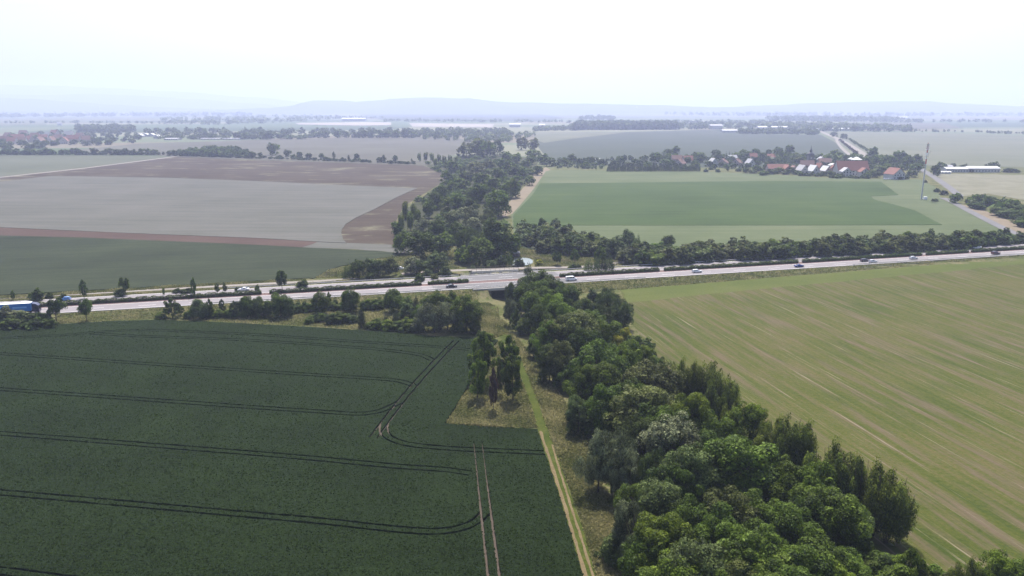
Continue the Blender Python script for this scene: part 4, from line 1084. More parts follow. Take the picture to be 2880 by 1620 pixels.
# --- round trees and conifers by the pond
tops('pond', [(1568, 706, 7.2, 5.8, 'lone', 'dark'), (1617, 702, 7.8, 6.2, 'lone', 'green'), (1656, 713, 8, 5.5, 'conifer', 'grey'), (1680, 708, 9, 4, 'conifer', 'grey'), (1688, 693, 9.5, 5.5, 'round', 'green'), (1698, 711, 8, 3.4, 'conifer'), (1715, 702, 9.5, 6, 'conifer', 'grey'), (1516, 727, 3, 3.6, 'bush', 'yellow'), (1612, 738, 3, 3.5, 'bush', 'grey'), (1628, 742, 2.6, 3, 'bush', 'dark'), (1604, 745, 2.2, 2.2, 'bush', 'bright')])
name_region('pond', 'from the left among the trees beside the pond', 'trees beside the pond')

scatter('bank_a', [(1462, 678), (1470, 664), (1560, 668), (1640, 690), (1760, 706), (1840, 722), (1770, 730), (1700, 722), (1620, 720), (1520, 710)], 46, (8, 11), (9, 12), BK, 0, 3, 4.8)
name_region('bank_a', 'from the left in the shrub thicket above the pond', 'shrubs of the thicket above the pond')
scatter('bank_b', [(1775, 752), (1770, 738), (1830, 722), (1960, 716), (2160, 712), (2400, 700), (2640, 688), (2880, 680), (2880, 690), (2640, 708), (2400, 722), (2160, 733), (1960, 744)], 112, (7, 10.5), (8.5, 12), BK, 0, 5, 4.6)
name_region('bank_b', 'from the left in the long shrub bank along the motorway', 'shrubs of the long roadside bank')
tops('thicket_top', [(1527, 613, 8, 6, 'round', 'dark'), (1562, 612, 7, 7, 'bush', 'grey'), (1770, 645, 9, 8, 'round', 'grey'), (1795, 652, 8, 4, 'conifer', 'dark'), (1880, 662, 8, 7, 'round', 'dark'), (1750, 690, 8, 5, 'bush', 'silver')])
name_region('thicket_top', 'from the left among taller trees over the thicket', 'taller trees in the thicket')
scatter('lane_wood', [(2712, 578), (2720, 566), (2800, 570), (2900, 600), (2960, 640), (2900, 652), (2800, 606)], 34, (6, 9.5), (8, 11), [('bush', 'green'), ('bush', 'grey'), ('round', 'grey'), ('bush', 'dark'), ('round', 'green')], 0, 9, 4.5)
name_region('lane_wood', 'from the left in the grove beside the lane', 'trees of the grove by the lane')
tops('mast', [(2637, 529, 3.6, 5, 'bush', 'dark'), (2657, 532, 5, 5.5, 'bush', 'dark'), (2686, 543, 8, 7, 'round', 'green'), (2697, 538, 7, 5, 'bush', 'dark'), (2630, 557, 2.6, 4.5, 'bush', 'dark'), (2769, 538, 7, 3.5, 'conifer', 'green'), (2676, 545, 4, 2.5, 'bush', 'olive'), (2603, 505, 3, 3, 'bush', 'olive')])
name_region('mast', 'from the left among bushes near the phone mast', 'bushes near the mast')

# --- hedgerow behind the brown field
HR = []
r_ = random.Random(21)
u = -40
while u < 715:
    base = 436 if u < 440 else (437 + (u - 440) * 0.033)
    h = r_.uniform(6.5, 11.5)
    HR.append((u, base, h, h * r_.uniform(0.85, 1.25), r_.choice(['round', 'broad', 'bush', 'round']), r_.choice(['dark', 'green', 'grey', 'dark'])))
    u += r_.uniform(13, 24)
at_base('hedgerow', [q for q in HR if not (445 < q[0] < 470)])
tops('hedgerow', [(731, 428, 9, 6, 'round', 'dark'), (766, 402, 19, 15, 'round', 'green'), (785, 434, 6, 7, 'bush', 'dark'), (807, 421, 11, 9, 'round', 'dark'), (825, 432, 7, 7, 'bush', 'dark'), (842, 426, 10, 8, 'round', 'dark'), (868, 430, 9, 9, 'round', 'dark'), (885, 440, 5, 6, 'bush', 'dark'), (904, 430, 9, 6, 'round', 'green'), (918, 438, 7, 8, 'bush', 'dark'), (939, 427, 11, 6, 'slender', 'dark'),
                  (965, 441, 6, 7, 'bush', 'dark'), (980, 436, 9, 4, 'slender', 'dark'), (1002, 431, 11, 7, 'round', 'dark'), (1022, 446, 5, 7, 'bush', 'dark'), (1039, 447, 5, 4, 'bush', 'dark'), (1067, 441, 8, 7, 'round', 'dark'), (1080, 436, 10, 6, 'slender', 'dark'), (1111, 436, 10, 6, 'round', 'dark'), (1100, 448, 6, 6, 'bush', 'dark'), (1125, 450, 5, 7, 'bush', 'dark'), (1145, 451, 5, 7, 'bush', 'dark'), (1158, 446, 6, 3, 'slender', 'dark')])
name_region('hedgerow', 'from the left in the hedgerow behind the brown field', 'trees of the hedgerow behind the brown field')

# --- trees of the village on the right
tops('village', [(1607, 433, 12, 11, 'round', 'dark'), (1582, 446, 9, 10, 'round', 'grey'), (1632, 444, 10, 9, 'round', 'dark'), (1662, 440, 11, 9, 'round', 'dark'), (1645, 455, 8, 9, 'bush', 'green'), (1706, 436, 13, 4.5, 'conifer'), (1694, 446, 9, 8, 'round', 'dark'), (1730, 450, 8, 9, 'round', 'dark'), (1746, 440, 11, 10, 'round', 'grey'), (1770, 451, 8, 11, 'bush', 'olive'), (1800, 448, 8, 9, 'round', 'dark'), (1822, 450, 8, 9, 'bush', 'green'),
                 (1844, 427, 15, 14, 'round', 'green'), (1879, 418, 14, 12, 'round', 'dark'), (1902, 410, 16, 11, 'round', 'green'), (1872, 446, 9, 12, 'round', 'green'), (1916, 436, 9, 4, 'conifer'), (1935, 440, 9, 8, 'round', 'green'), (1970, 431, 13, 13, 'round', 'dark'), (1955, 450, 9, 9, 'round', 'dark'), (2014, 420, 12, 12, 'round', 'dark'), (2044, 425, 12, 3, 'column'), (2052, 424, 12, 3.2, 'column'), (2059, 429, 11, 3, 'column'), (2067, 425, 12, 3.2, 'column'), (2074, 428, 11, 3, 'column'),
                 (2089, 420, 12, 10, 'round', 'green'), (2104, 425, 12, 12, 'round', 'green'), (2126, 417, 14, 11, 'round', 'green'), (2087, 449, 11, 8, 'conifer', 'dark'), (2105, 457, 8, 8, 'round', 'green'), (2128, 464, 7, 9, 'round', 'green'), (2147, 428, 14, 9, 'round', 'dark'), (2163, 419, 13, 8, 'round', 'dark'), (2191, 413, 16, 14, 'round', 'green'), (2221, 407, 16, 12, 'round', 'green'), (2205, 425, 12, 12, 'round', 'dark'), (2237, 433, 10, 10, 'round', 'grey'), (2249, 441, 9, 13, 'round', 'olive'),
                 (2262, 430, 10, 7, 'round', 'green'), (2300, 425, 15, 8, 'conifer', 'dark'), (2349, 421, 12, 11, 'round', 'green'), (2366, 427, 11, 9, 'round', 'dark'), (2333, 449, 7, 7, 'round', 'dark'), (2361, 448, 8, 9, 'round', 'dark'), (2405, 428, 9, 8, 'round', 'dark'), (2438, 440, 13, 13, 'round', 'green'), (2454, 413, 18, 13, 'round', 'green'), (2475, 434, 15, 15, 'round', 'green'), (2482, 461, 12, 16, 'round', 'grey'),
                 (2508, 436, 13, 12, 'round', 'green'), (2531, 423, 17, 16, 'round', 'green'), (2556, 437, 14, 13, 'round', 'green'), (2580, 433, 13, 11, 'round', 'dark'), (2592, 428, 14, 8, 'conifer', 'dark'), (2577, 459, 10, 12, 'round', 'green'), (2566, 480, 7, 10, 'round', 'dark'), (2449, 478, 8, 9, 'round', 'dark'), (2363, 483, 6, 7, 'bush', 'dark'), (2165, 472, 7, 9, 'bush', 'dark'), (2193, 470, 7, 10, 'round', 'olive'), (2212, 478, 5, 8, 'bush', 'dark'),
                 (2240, 478, 5, 8, 'bush', 'dark'), (2340, 490, 4, 6, 'bush', 'dark'), (2145, 480, 5, 8, 'bush', 'green'), (2020, 472, 5, 5, 'bush', 'dark'), (2047, 468, 6, 5, 'slender', 'dark'), (1985, 474, 4, 5, 'bush', 'dark'), (2030, 455, 7, 7, 'round', 'olive'),
                 (1820, 462, 7, 8, 'round', 'green'), (1890, 452, 8, 8, 'round', 'dark'), (1925, 462, 6, 7, 'bush', 'dark'), (1948, 464, 6, 7, 'round', 'green'), (1995, 452, 8, 8, 'round', 'dark'), (2000, 468, 4, 5, 'bush', 'green'), (2062, 458, 7, 8, 'round', 'dark'), (2078, 470, 5, 6, 'bush', 'dark'), (2098, 472, 6, 7, 'round', 'green'), (2118, 475, 5, 8, 'bush', 'grey'), (2155, 462, 8, 8, 'round', 'dark'), (2180, 474, 6, 7, 'bush', 'green'), (2226, 470, 7, 8, 'round', 'dark'), (2275, 486, 3.5, 5, 'bush', 'dark'), (2310, 486, 3.5, 5, 'bush', 'dark'), (2345, 482, 5, 6, 'round', 'dark'), (2410, 494, 3, 5, 'bush', 'dark'), (2425, 492, 3.5, 4, 'bush', 'green'), (2463, 484, 6, 8, 'round', 'dark'), (2500, 488, 5, 6, 'bush', 'dark'), (2548, 490, 5, 7, 'bush', 'dark'),
                 (2252, 482, 5, 6, 'bush', 'green'), (2268, 484, 4, 5, 'bush', 'dark'), (2285, 482, 5, 5, 'slender', 'green'), (2300, 483, 5, 6, 'bush', 'green'), (2318, 482, 5, 6, 'round', 'dark'), (2335, 480, 6, 6, 'round', 'green'), (2358, 488, 5, 6, 'bush', 'green'), (2395, 490, 4, 5, 'bush', 'dark'), (2440, 486, 6, 7, 'round', 'green'), (2510, 492, 4, 6, 'bush', 'green'), (2532, 494, 4, 5, 'bush', 'dark'), (1960, 458, 7, 8, 'round', 'green'), (2010, 460, 7, 6, 'round', 'dark'), (2045, 460, 6, 7, 'round', 'green'), (2136, 470, 6, 8, 'round', 'dark'), (2175, 464, 7, 8, 'round', 'green'), (2200, 458, 8, 8, 'round', 'dark'),
                 (2631, 464, 11, 9, 'round', 'dark'), (2650, 455, 11, 11, 'round', 'dark'), (2682, 458, 7, 6, 'round', 'dark'), (2713, 460, 6, 8, 'bush', 'dark'), (2796, 455, 10, 11, 'round', 'dark'), (2778, 459, 8, 8, 'bush', 'dark'), (2845, 470, 6, 14, 'bush', 'dark'), (2640, 475, 9, 6, 'slender', 'dark')])
name_region('village', 'from the left among the trees of the village', 'trees of the village')
# the plantation of columnar conifers beside the village: the front row one by one
for i in range(52):
    t = i / 51
    p = P(1708 + 260 * t, 483.0 - 1.0 * t, 0)
    plant('column', p.x, p.y, rnd.uniform(6.0, 7.2), rnd.uniform(2.6, 3.2), 'leaf_conifer' if i % 3 else 'leaf_dark', 'plantation', 2)
name_region('plantation', 'from the left in the front row of the plantation', 'conifers in the plantation row')

# --- individually visible trees of the far row
FR = []
for u_, vt in [(480, 368), (500, 372), (545, 366), (570, 370), (600, 362), (632, 368), (668, 352), (690, 358), (712, 366), (740, 352), (760, 350), (790, 362), (815, 368), (850, 372), (872, 370), (895, 360), (915, 352), (948, 352), (975, 362), (998, 358), (1020, 350), (1045, 352), (1070, 350), (1092, 350), (1115, 348), (1140, 348), (1158, 356)]:
    FR.append((u_, vt, rnd.uniform(22, 28), rnd.uniform(20, 27), rnd.choice(['round', 'broad']), rnd.choice(['green', 'dark', 'grey'])))
for (u_, vt, h, w, kd, mt) in FR:
    p = P(u_, 388 if u_ > 850 else 392, 0)
    plant(kd, p.x, p.y, h * (388 - vt) / 30 * 0.62, w * 0.85, 'leaf_' + mt, 'far_row', 2)
name_region('far_row', 'from the left in the hazy tree row behind the stubble', 'trees of the far hazy row')

# --- woods too far away to tell the trees apart
def far_wood(label, spots, hr, seed, mat='leaf_dark', leaves=46, wide=1.15):
    """spots: (x, y). one mass of crowns"""
    g = np.random.default_rng(seed)
    Vs, Ts = [], []
    base = LOBES['round', seed % 4]
    for (x, y) in spots:
        h = g.uniform(*hr); w = h * g.uniform(0.8, 1.3) * wide
        v, t = leaf_cloud(base, leaves, 0.15, int(g.integers(1 << 30)), aspect=0.75, up=0.5)
        v = v * np.array([w, w, h]) + np.array([x, y, 0])
        v[:, 2] = np.maximum(v[:, 2] - 0.15 * h, 0.2)
        Vs.append(v); Ts.append(np.clip(t * 0.6 + g.uniform(0, 0.4), 0, 1))
    me = quads_mesh('distant_wood', np.concatenate(Vs), np.concatenate(Ts))
    o = link('distant_wood', me, None, M[mat])
    tag(o, label, 'wood', 'woods on the far plain', 'stuff')
def spots_px(poly, n, seed):
    r = random.Random(seed); pts = []
    us = [p[0] for p in poly]; vs = [p[1] for p in poly]
    while len(pts) < n:
        u, v = r.uniform(min(us), max(us)), r.uniform(min(vs), max(vs))
        c = False; m_ = len(poly)
        for i in range(m_):
            a, b = poly[i], poly[(i+1) % m_]
            if (a[1] > v) != (b[1] > v) and u < (b[0]-a[0])*(v-a[1])/(b[1]-a[1])+a[0]: c = not c
        if c:
            p = P(u, v, 0); pts.append((p.x, p.y))
    return pts
far_wood('grove swelling out of the hedgerow behind the brown field', spots_px([(500, 437), (560, 425), (640, 424), (690, 436), (715, 446), (520, 440)], 70, 1), (9, 13), 1, 'leaf_dark', 120)
far_wood('woods and gardens around the red-roofed village at the left', spots_px([(-80, 402), (0, 385), (130, 375), (200, 372), (380, 374), (395, 392), (400, 402), (300, 408), (190, 415), (60, 424), (-80, 428)], 190, 2), (8, 13), 2, 'leaf_dark', 70)
far_wood('dense tall wood behind the red-roofed village', spots_px([(210, 362), (310, 360), (375, 362), (380, 372), (220, 374)], 110, 3), (14, 21), 3, 'leaf_dark', 70)
far_wood('hazy band of trees behind the far row', spots_px([(380, 378), (480, 372), (700, 372), (1150, 372), (1420, 372), (1440, 382), (1300, 388), (1160, 386), (850, 384), (480, 388)], 240, 4), (12, 20), 4, 'leaf_grey', 50)
far_wood('scrubby trees between the far row and the brook wood', spots_px([(1160, 372), (1300, 362), (1440, 372), (1500, 384), (1440, 402), (1330, 400), (1240, 396), (1190, 392)], 110, 5), (9, 17), 5, 'leaf_grey', 60)
far_wood('straight-edged block of dark forest behind the blue-green field', spots_px([(1612, 368), (1640, 366), (1900, 365), (1900, 356), (1630, 357)], 420, 6), (26, 30), 6, 'leaf_dark', 46)
far_wood('low clump of forest rising over the dark block', spots_px([(1630, 338), (1730, 338), (1725, 331), (1650, 331)], 90, 7), (16, 27), 7, 'leaf_dark', 40)
far_wood('band of trees running right from the dark forest block', spots_px([(1900, 366), (2060, 362), (2200, 368), (2300, 370), (2560, 372), (2560, 366), (2300, 352), (2100, 352), (1900, 356)], 300, 8), (16, 26), 8, 'leaf_grey', 46)
far_wood('dark wall of trees along the top of the blue-green field', spots_px([(2080, 377), (2300, 380), (2300, 374), (2080, 371)], 120, 9), (12, 17), 9, 'leaf_dark', 50)
far_wood('wood on the far plain at the right', spots_px([(2180, 342), (2430, 343), (2560, 346), (2500, 338), (2300, 334), (2150, 336)], 260, 10), (20, 32), 10, 'leaf_grey', 36)
far_wood('gardens and orchards filling the middle of the village', spots_px([(1570, 470), (1700, 462), (1830, 462), (1990, 462), (2110, 466), (2240, 474), (2360, 476), (2480, 480), (2590, 482), (2590, 460), (2480, 452), (2300, 450), (2100, 448), (1850, 446), (1570, 452)], 250, 36), (4.5, 9), 36, 'leaf_dark', 70)
far_wood('taller trees behind the village roofs', spots_px([(1850, 452), (2000, 452), (2250, 456), (2480, 458), (2590, 462), (2590, 452), (2300, 446), (1850, 446)], 70, 37), (8, 12), 37, 'leaf_green', 90)
far_wood('brambles and scrub joining the left hedgerow', [(p.x, p.y) for p in [P(u_, (436 if u_ < 440 else 436 + (u_ - 440) * 0.036) + rnd.uniform(-2, .5), 0) for u_ in [rnd.uniform(-60, 1170) for _ in range(230)]]], (2.5, 5.5), 38, 'leaf_dark', 60, 1.4)
far_wood('scrub at the foot of the far hazy row', [(p.x, p.y) for p in [P(u_, (391 if u_ < 850 else 387) + rnd.uniform(-4, 0), 0) for u_ in [rnd.uniform(440, 1180) for _ in range(120)]]], (5, 11), 39, 'leaf_grey', 40, 1.3)
far_wood('hedge line across the pale field at the far right', spots_px([(2540, 371), (2700, 373), (2880, 379), (3000, 382), (3000, 380), (2700, 370), (2540, 368)], 70, 11), (6, 10), 11, 'leaf_dark', 46)
far_wood('scattered trees on the skyline of the right-hand plain', spots_px([(2530, 345), (2880, 345), (2880, 343), (2530, 343)], 28, 12), (14, 22), 12, 'leaf_dark', 46)
far_wood('long thin woods on the left of the plain', spots_px([(-60, 327), (350, 324), (720, 322), (720, 326), (350, 328), (0, 331)], 260, 13), (22, 34), 13, 'leaf_grey', 30)
far_wood('hazy villages and gardens far out on the left', spots_px([(450, 338), (600, 330), (900, 326), (1000, 334), (800, 346), (620, 352), (450, 350)], 240, 14), (14, 24), 14, 'leaf_grey', 34)
far_wood('thin rows of trees on the central horizon', spots_px([(1020, 317), (1500, 316), (1500, 318), (1020, 319)], 110, 15), (16, 28), 15, 'leaf_grey', 30)
far_wood('faint woods along the right of the horizon', spots_px([(1850, 321), (2880, 322), (3000, 326), (2500, 329), (1900, 326)], 300, 16), (20, 36), 16, 'leaf_grey', 26)
far_wood('thin hedge lines across the left of the plain', spots_px([(0, 346), (330, 345), (470, 348), (470, 350), (330, 347), (0, 348)], 70, 31), (8, 14), 31, 'leaf_grey', 34)
far_wood('loose tree lines in front of the central ridge', spots_px([(820, 330), (1080, 330), (1080, 334), (820, 335)], 90, 32), (10, 18), 32, 'leaf_grey', 30)
far_wood('tree lines beyond the foil rows', spots_px([(1080, 340), (1580, 342), (1580, 345), (1080, 343)], 110, 33), (10, 18), 33, 'leaf_grey', 32)
far_wood('loose trees on the plain above the blue-green field', spots_px([(1560, 346), (1640, 345), (2150, 344), (2150, 348), (1800, 349)], 160, 34), (12, 20), 34, 'leaf_grey', 32)
far_wood('faint tree lines on the left of the horizon', spots_px([(-50, 318), (700, 317), (700, 319), (-50, 320)], 160, 35), (14, 26), 35, 'leaf_grey', 26)
far_wood('trees along the wooded band behind the grey field', spots_px([(1500, 362), (1610, 362), (1610, 367), (1500, 370)], 50, 17), (10, 18), 17, 'leaf_grey', 50)
far_wood('back rows of the conifer plantation by the village', [(p.x, p.y) for p in [P(1710 + rnd.random() * 255, 468 + rnd.random() * 13, 0) for _ in range(160)]], (5.5, 6.5), 18, 'leaf_conifer', 60, 0.55)
far_wood('garden shrubs and hedges between the village houses', spots_px([(1560, 474), (1700, 476), (1705, 464), (1560, 460)], 60, 19), (3, 6), 19, 'leaf_grey', 60)
far_wood('garden greenery around the village lanes', spots_px([(1990, 462), (2120, 470), (2240, 484), (2440, 494), (2440, 470), (2240, 458), (1990, 452)], 110, 20), (3, 6), 20, 'leaf_dark', 60)
far_wood('roadside shrubs of the road running up from the village', [(p.x, p.y) for p in [P(2388 + 52 * t + rnd.uniform(-2, 2), 393 + 33 * t, 0) for t in [rnd.random() for _ in range(34)]]], (4, 6), 21, 'leaf_dark', 50)
for i in range(11):
    p = P(2362 + 45 * i / 10, 396 + 36 * i / 10, 0)
    plant('bush', p.x, p.y, rnd.uniform(4.5, 6), rnd.uniform(4.5, 5.5), 'leaf_rust', 'road_row', 2)
name_region('road_row', 'from the left in the row beside the far pale road', 'young trees by the far road')
for u_, v_ in ((2345, 385), (2373, 391)):
    p = P(u_, v_, 0)
    plant('round', p.x, p.y, 13, 14, 'leaf_dark', 'road_pair', 2)
name_region('road_pair', 'from the left of two lone trees by the far road', 'lone trees by the far road')

# ------------------------------------------------------------------ long grass on the verges
def long_grass(label, px, n, seed, h=(0.35, 0.9), mat='long_grass', patch=0.35):
    g = np.random.default_rng(seed)
    pts = spots_px(px, n, seed)
    vs = []; ts = []
    for (x, y) in pts:
        d = road_off(x, y)
        if -6.2 < d < 20.5: continue
        z = height(x, y)
        q = math.sin(x * .31 + y * .17) * math.sin(y * .23 - x * .11) * .5 + .5
        hh = g.uniform(*h) * (.35 + .5 * q); w = g.uniform(.1, .3); a = g.uniform(0, math.pi)
        dx, dy = math.cos(a) * w, math.sin(a) * w; lx, ly = g.normal() * .2, g.normal() * .2
        vs += [(x - dx, y - dy, z - .05), (x + dx, y + dy, z - .05), (x + dx * .5 + lx, y + dy * .5 + ly, z + hh), (x - dx * .5 + lx, y - dy * .5 + ly, z + hh)]
        ts.append(min(1, max(0, patch + (q - .5) * .7 + g.normal() * .2)))
    o = link('long_grass', quads_mesh('long_grass', np.array(vs), np.array(ts)), None, M[mat])
    tag(o, label, 'grass', None, 'stuff')
long_grass('long dry grass on the triangle with the slender trees', [(1318, 1085), (1250, 1190), (1379, 1201), (1511, 1204), (1490, 1130), (1455, 1040), (1430, 985), (1400, 958), (1375, 992)], 22000, 1, patch=.5)
long_grass('long grass between the mown path and the tree belt', [(1420, 900), (1480, 985), (1560, 1090), (1640, 1200), (1680, 1340), (1740, 1500), (1790, 1660), (1690, 1660), (1640, 1480), (1575, 1300), (1520, 1150), (1470, 1020), (1425, 945), (1400, 900)], 30000, 2, patch=.45)
long_grass('weedy grass in the hollow before the bridge', [(1345, 850), (1340, 900), (1345, 945), (1395, 950), (1420, 940), (1405, 900), (1400, 860), (1375, 845)], 8000, 3, patch=.35)
long_grass('rough grass verge between wheat and motorway', [(150, 912), (160, 885), (480, 866), (880, 840), (1240, 815), (1345, 820), (1345, 940), (1110, 934), (930, 921), (700, 909), (440, 897), (300, 902)], 45000, 4, (.3, .7), patch=.4)
long_grass('rough grass verge between motorway and meadow', [(1560, 800), (1900, 776), (2400, 748), (2880, 717), (2880, 724), (2400, 762), (1900, 803), (1560, 830)], 20000, 5, (.3, .8), patch=.25)
long_grass('rough grass verge between motorway and service road', [(-60, 848), (480, 818), (900, 794), (1000, 786), (1000, 792), (900, 802), (480, 829), (-60, 860)], 20000, 6, (.3, .8), patch=.45)
long_grass('meadow grass round the pond', [(1440, 660), (1462, 690), (1530, 714), (1640, 724), (1750, 735), (1750, 745), (1600, 748), (1505, 750), (1502, 728), (1440, 722)], 16000, 8, (.3, .7), patch=.3)
long_grass('meadow grass between dark crop and brook wood', [(885, 783), (925, 760), (1060, 728), (1150, 712), (1290, 700), (1290, 745), (1150, 766), (1010, 782)], 18000, 9, (.3, .8), patch=.3)
long_grass('weedy field edge behind the service road', [(-60, 838), (480, 804), (860, 784), (860, 788), (480, 811), (-60, 845)], 10000, 7, (.3, .9), patch=.3)

# ------------------------------------------------------------------ motorway furniture
def u_of(p):
    d = p.y * CP + (CAM_H - p.z) * SP
    return RES_W / 2 + FPX * p.x / d
def x_at(u, off, z=ROAD_Z):
    lo, hi = -420.0, 640.0
    for _ in range(50):
        m_ = (lo + hi) / 2
        if u_of(R(m_, off, z)) < u: lo = m_
        else: hi = m_
    return (lo + hi) / 2

M['twigs'] = plain('hedge_twigs', (0.075, 0.05, 0.045), 0.95, var=0.4, vscale=1.5)
def hedge_run(u0, u1, idx):
    x0, x1 = x_at(u0, 6.9), x_at(u1, 6.9)
    g = np.random.default_rng(idx + 50)
    n = int((x1 - x0) * 110)
    t = g.random(n)
    lump = lambda x: 1.65 + 0.28 * np.sin(x * 0.9 + idx) * np.sin(x * 0.37 + 1.3) + 0.15 * np.sin(x * 2.3)
    xs = x0 + (x1 - x0) * t
    a = g.random(n) * math.pi
    h = lump(xs)
    offs = 7.3 - np.cos(a) * 0.75 * (0.8 + 0.25 * g.random(n))
    zz = 0.25 + np.sin(a) * (h - 0.25) * (0.85 + 0.2 * g.random(n))
    c = np.array([tuple(R(float(x), float(o), ROAD_Z - 0.08 + float(z))) for x, o, z in zip(xs, offs, zz)])
    d = np.stack([g.normal(size=n) * .5, -np.cos(a), np.sin(a)], 1) + g.normal(size=(n, 3)) * .5
    d /= np.linalg.norm(d, axis=1)[:, None]
    tt = np.cross(d, g.normal(size=(n, 3))); tt /= np.linalg.norm(tt, axis=1)[:, None]
    b = np.cross(d, tt); s = 0.2 * (0.6 + 0.8 * g.random(n))
    A, B = tt * s[:, None], b * (s * .65)[:, None]
    v = np.stack([c - A, c + B, c + A, c - B], 1).reshape(-1, 3)
    o0 = R(x0, 7.3, ROAD_Z - 0.08)
    root = empty('hedge', o0)
    me = quads_mesh('foliage', v - np.array(tuple(o0)), g.random(n))
    link('foliage', me, root, M['leaf_green'])
    core = MB()
    k = max(2, int((x1 - x0) / 3))
    px_ = [x0 + (x1 - x0) * i / k for i in range(k + 1)]
    for i in range(k):
        q = [R(px_[i], 6.95, 0), R(px_[i+1], 6.95, 0), R(px_[i+1], 7.7, 0), R(px_[i], 7.7, 0)]
        z0, z1 = ROAD_Z - 0.1, ROAD_Z + 0.8
        core.add([(p.x - o0.x, p.y - o0.y, z0 - o0.z) for p in q] + [(p.x - o0.x, p.y - o0.y, z1 - o0.z + 0.1 * math.sin(i * 1.7)) for p in q],
                 [(0, 1, 5, 4), (1, 2, 6, 5), (2, 3, 7, 6), (3, 0, 4, 7), (4, 5, 6, 7)])
    core.build('stems', M['twigs'], root)  # brown twig core; the hedge's shaded lower side is put into its colour too
    tag(root, f'clipped dark hedge run in the motorway median, {ordinal(idx)} from the left', 'hedge', 'hedge runs in the median')
for i, (a, b) in enumerate([(-160, 736), (758, 1186), (1204, 1318), (1575, 1855), (1869, 2245), (2258, 2594), (2606, 2724), (2734, 3000)]):
    hedge_run(a, b, i + 1)

POST = None
def guard_rail(u0, u1, off, label, z=ROAD_Z - 0.05):
    global POST
    x0, x1 = x_at(u0, off), x_at(u1, off)
    o0 = R(x0, off, z)
    root = empty('guard_rail', o0)
    mb = MB()
    k = max(2, int((x1 - x0) / 4))
    xs = [x0 + (x1 - x0) * i / k for i in range(k + 1)]
    for i in range(k):
        a0, a1 = R(xs[i], off - .06, 0), R(xs[i+1], off - .06, 0)
        b0, b1 = R(xs[i], off + .06, 0), R(xs[i+1], off + .06, 0)
        vs = []
        for zz in (0.45, 0.78):
            for p in (a0, a1, b1, b0): vs.append((p.x - o0.x, p.y - o0.y, zz))
        mb.add(vs, [(0, 1, 5, 4), (2, 3, 7, 6), (4, 5, 6, 7), (3, 2, 1, 0)])
    mb.build('beam', M['steel'], root)
    if POST is None:
        q = MB(); q.box(-.06, .06, -.05, .05, -0.3, 0.74); POST = q.mesh('post'); POST.materials.append(M['steel'])
    for x in xs:
        o = bpy.data.objects.new('post', POST); COL.objects.link(o); o.parent = root
        p = R(x, off + .12, 0); o.location = (p.x - o0.x, p.y - o0.y, 0)
    tag(root, label, 'guard rail', 'motorway guard rails')
guard_rail(585, 1240, -5.3, 'steel guard rail on the near verge up to the bridge')
guard_rail(1560, 1815, -5.3, 'steel guard rail on the near verge after the bridge')
guard_rail(2400, 2900, -5.3, 'steel guard rail on the near verge along the meadow')
guard_rail(640, 1290, 19.6, 'steel guard rail on the far verge up to the bridge')
guard_rail(1500, 2420, 19.6, 'steel guard rail on the far verge below the shrub bank')

# the motorway bridge
def motorway_bridge():
    bx = -0.5
    o0 = R(bx, 6.5, 0.0)
    ang = math.atan(slope(bx))
    root = empty('motorway_bridge', o0, ang)
    L_ = 20.0
    def part(name, mb, m): return mb.build(name, m, root)
    part('deck', MB().box(-L_ / 2 - 1, L_ / 2 + 1, -13.2, -2.1, -0.15, 0.49), M['dark_concrete'])
    part('deck', MB().box(-L_ / 2 - 1, L_ / 2 + 1, 2.3, 13.9, -0.15, 0.49), M['dark_concrete'])
    for y in (-13.25, 13.3):
        part('edge_beam', MB().box(-18, 18, y - .35 if y < 0 else y, y + .35 if y < 0 else y + .7, 0.2, 1.18), M['concrete'])
    for x in (-L_ / 2 - 0.6, L_ / 2):
        part('abutment', MB().box(x, x + .6, -12.6, 13.2, -6, -0.16), M['dark_concrete'])
    part('pier', MB().box(-.4, .4, -9, -8, -6, -0.16).box(-.4, .4, 7, 8, -6, -0.16), M['dark_concrete'])
    for x in (-L_ / 2 - 0.6, L_ / 2):
        s = -1 if x < 0 else 1
        mb = MB()
        xx = x if s < 0 else x + .6
        mb.add([(xx, -12.7, 0.2), (xx + s * 7, -12.7, 0.2), (xx, -12.7, -4.6), (xx, -12.2, 0.2), (xx + s * 7, -12.2, 0.2), (xx, -12.2, -4.6)], [(0, 1, 2), (3, 5, 4), (0, 3, 4, 1), (0, 2, 5, 3), (1, 4, 5, 2)])
        part('wing_wall', mb, M['dark_concrete'])
    post = MB().box(-.05, .05, -.05, .05, 0, 1.0).mesh('railing_post'); post.materials.append(M['steel'])
    for y in (-13.2, 13.65):
        for zz in (1.62, 2.1):
            part('railing', MB().box(-18, 18, y - .04, y + .04, zz, zz + .09), M['steel'])
        for i in range(19):
            o = bpy.data.objects.new('railing_post', post); COL.objects.link(o); o.parent = root
            o.location = (-18 + 2 * i, y, 1.15)
    tag(root, 'concrete motorway bridge with railings over the grassy hollow', 'bridge')
motorway_bridge()
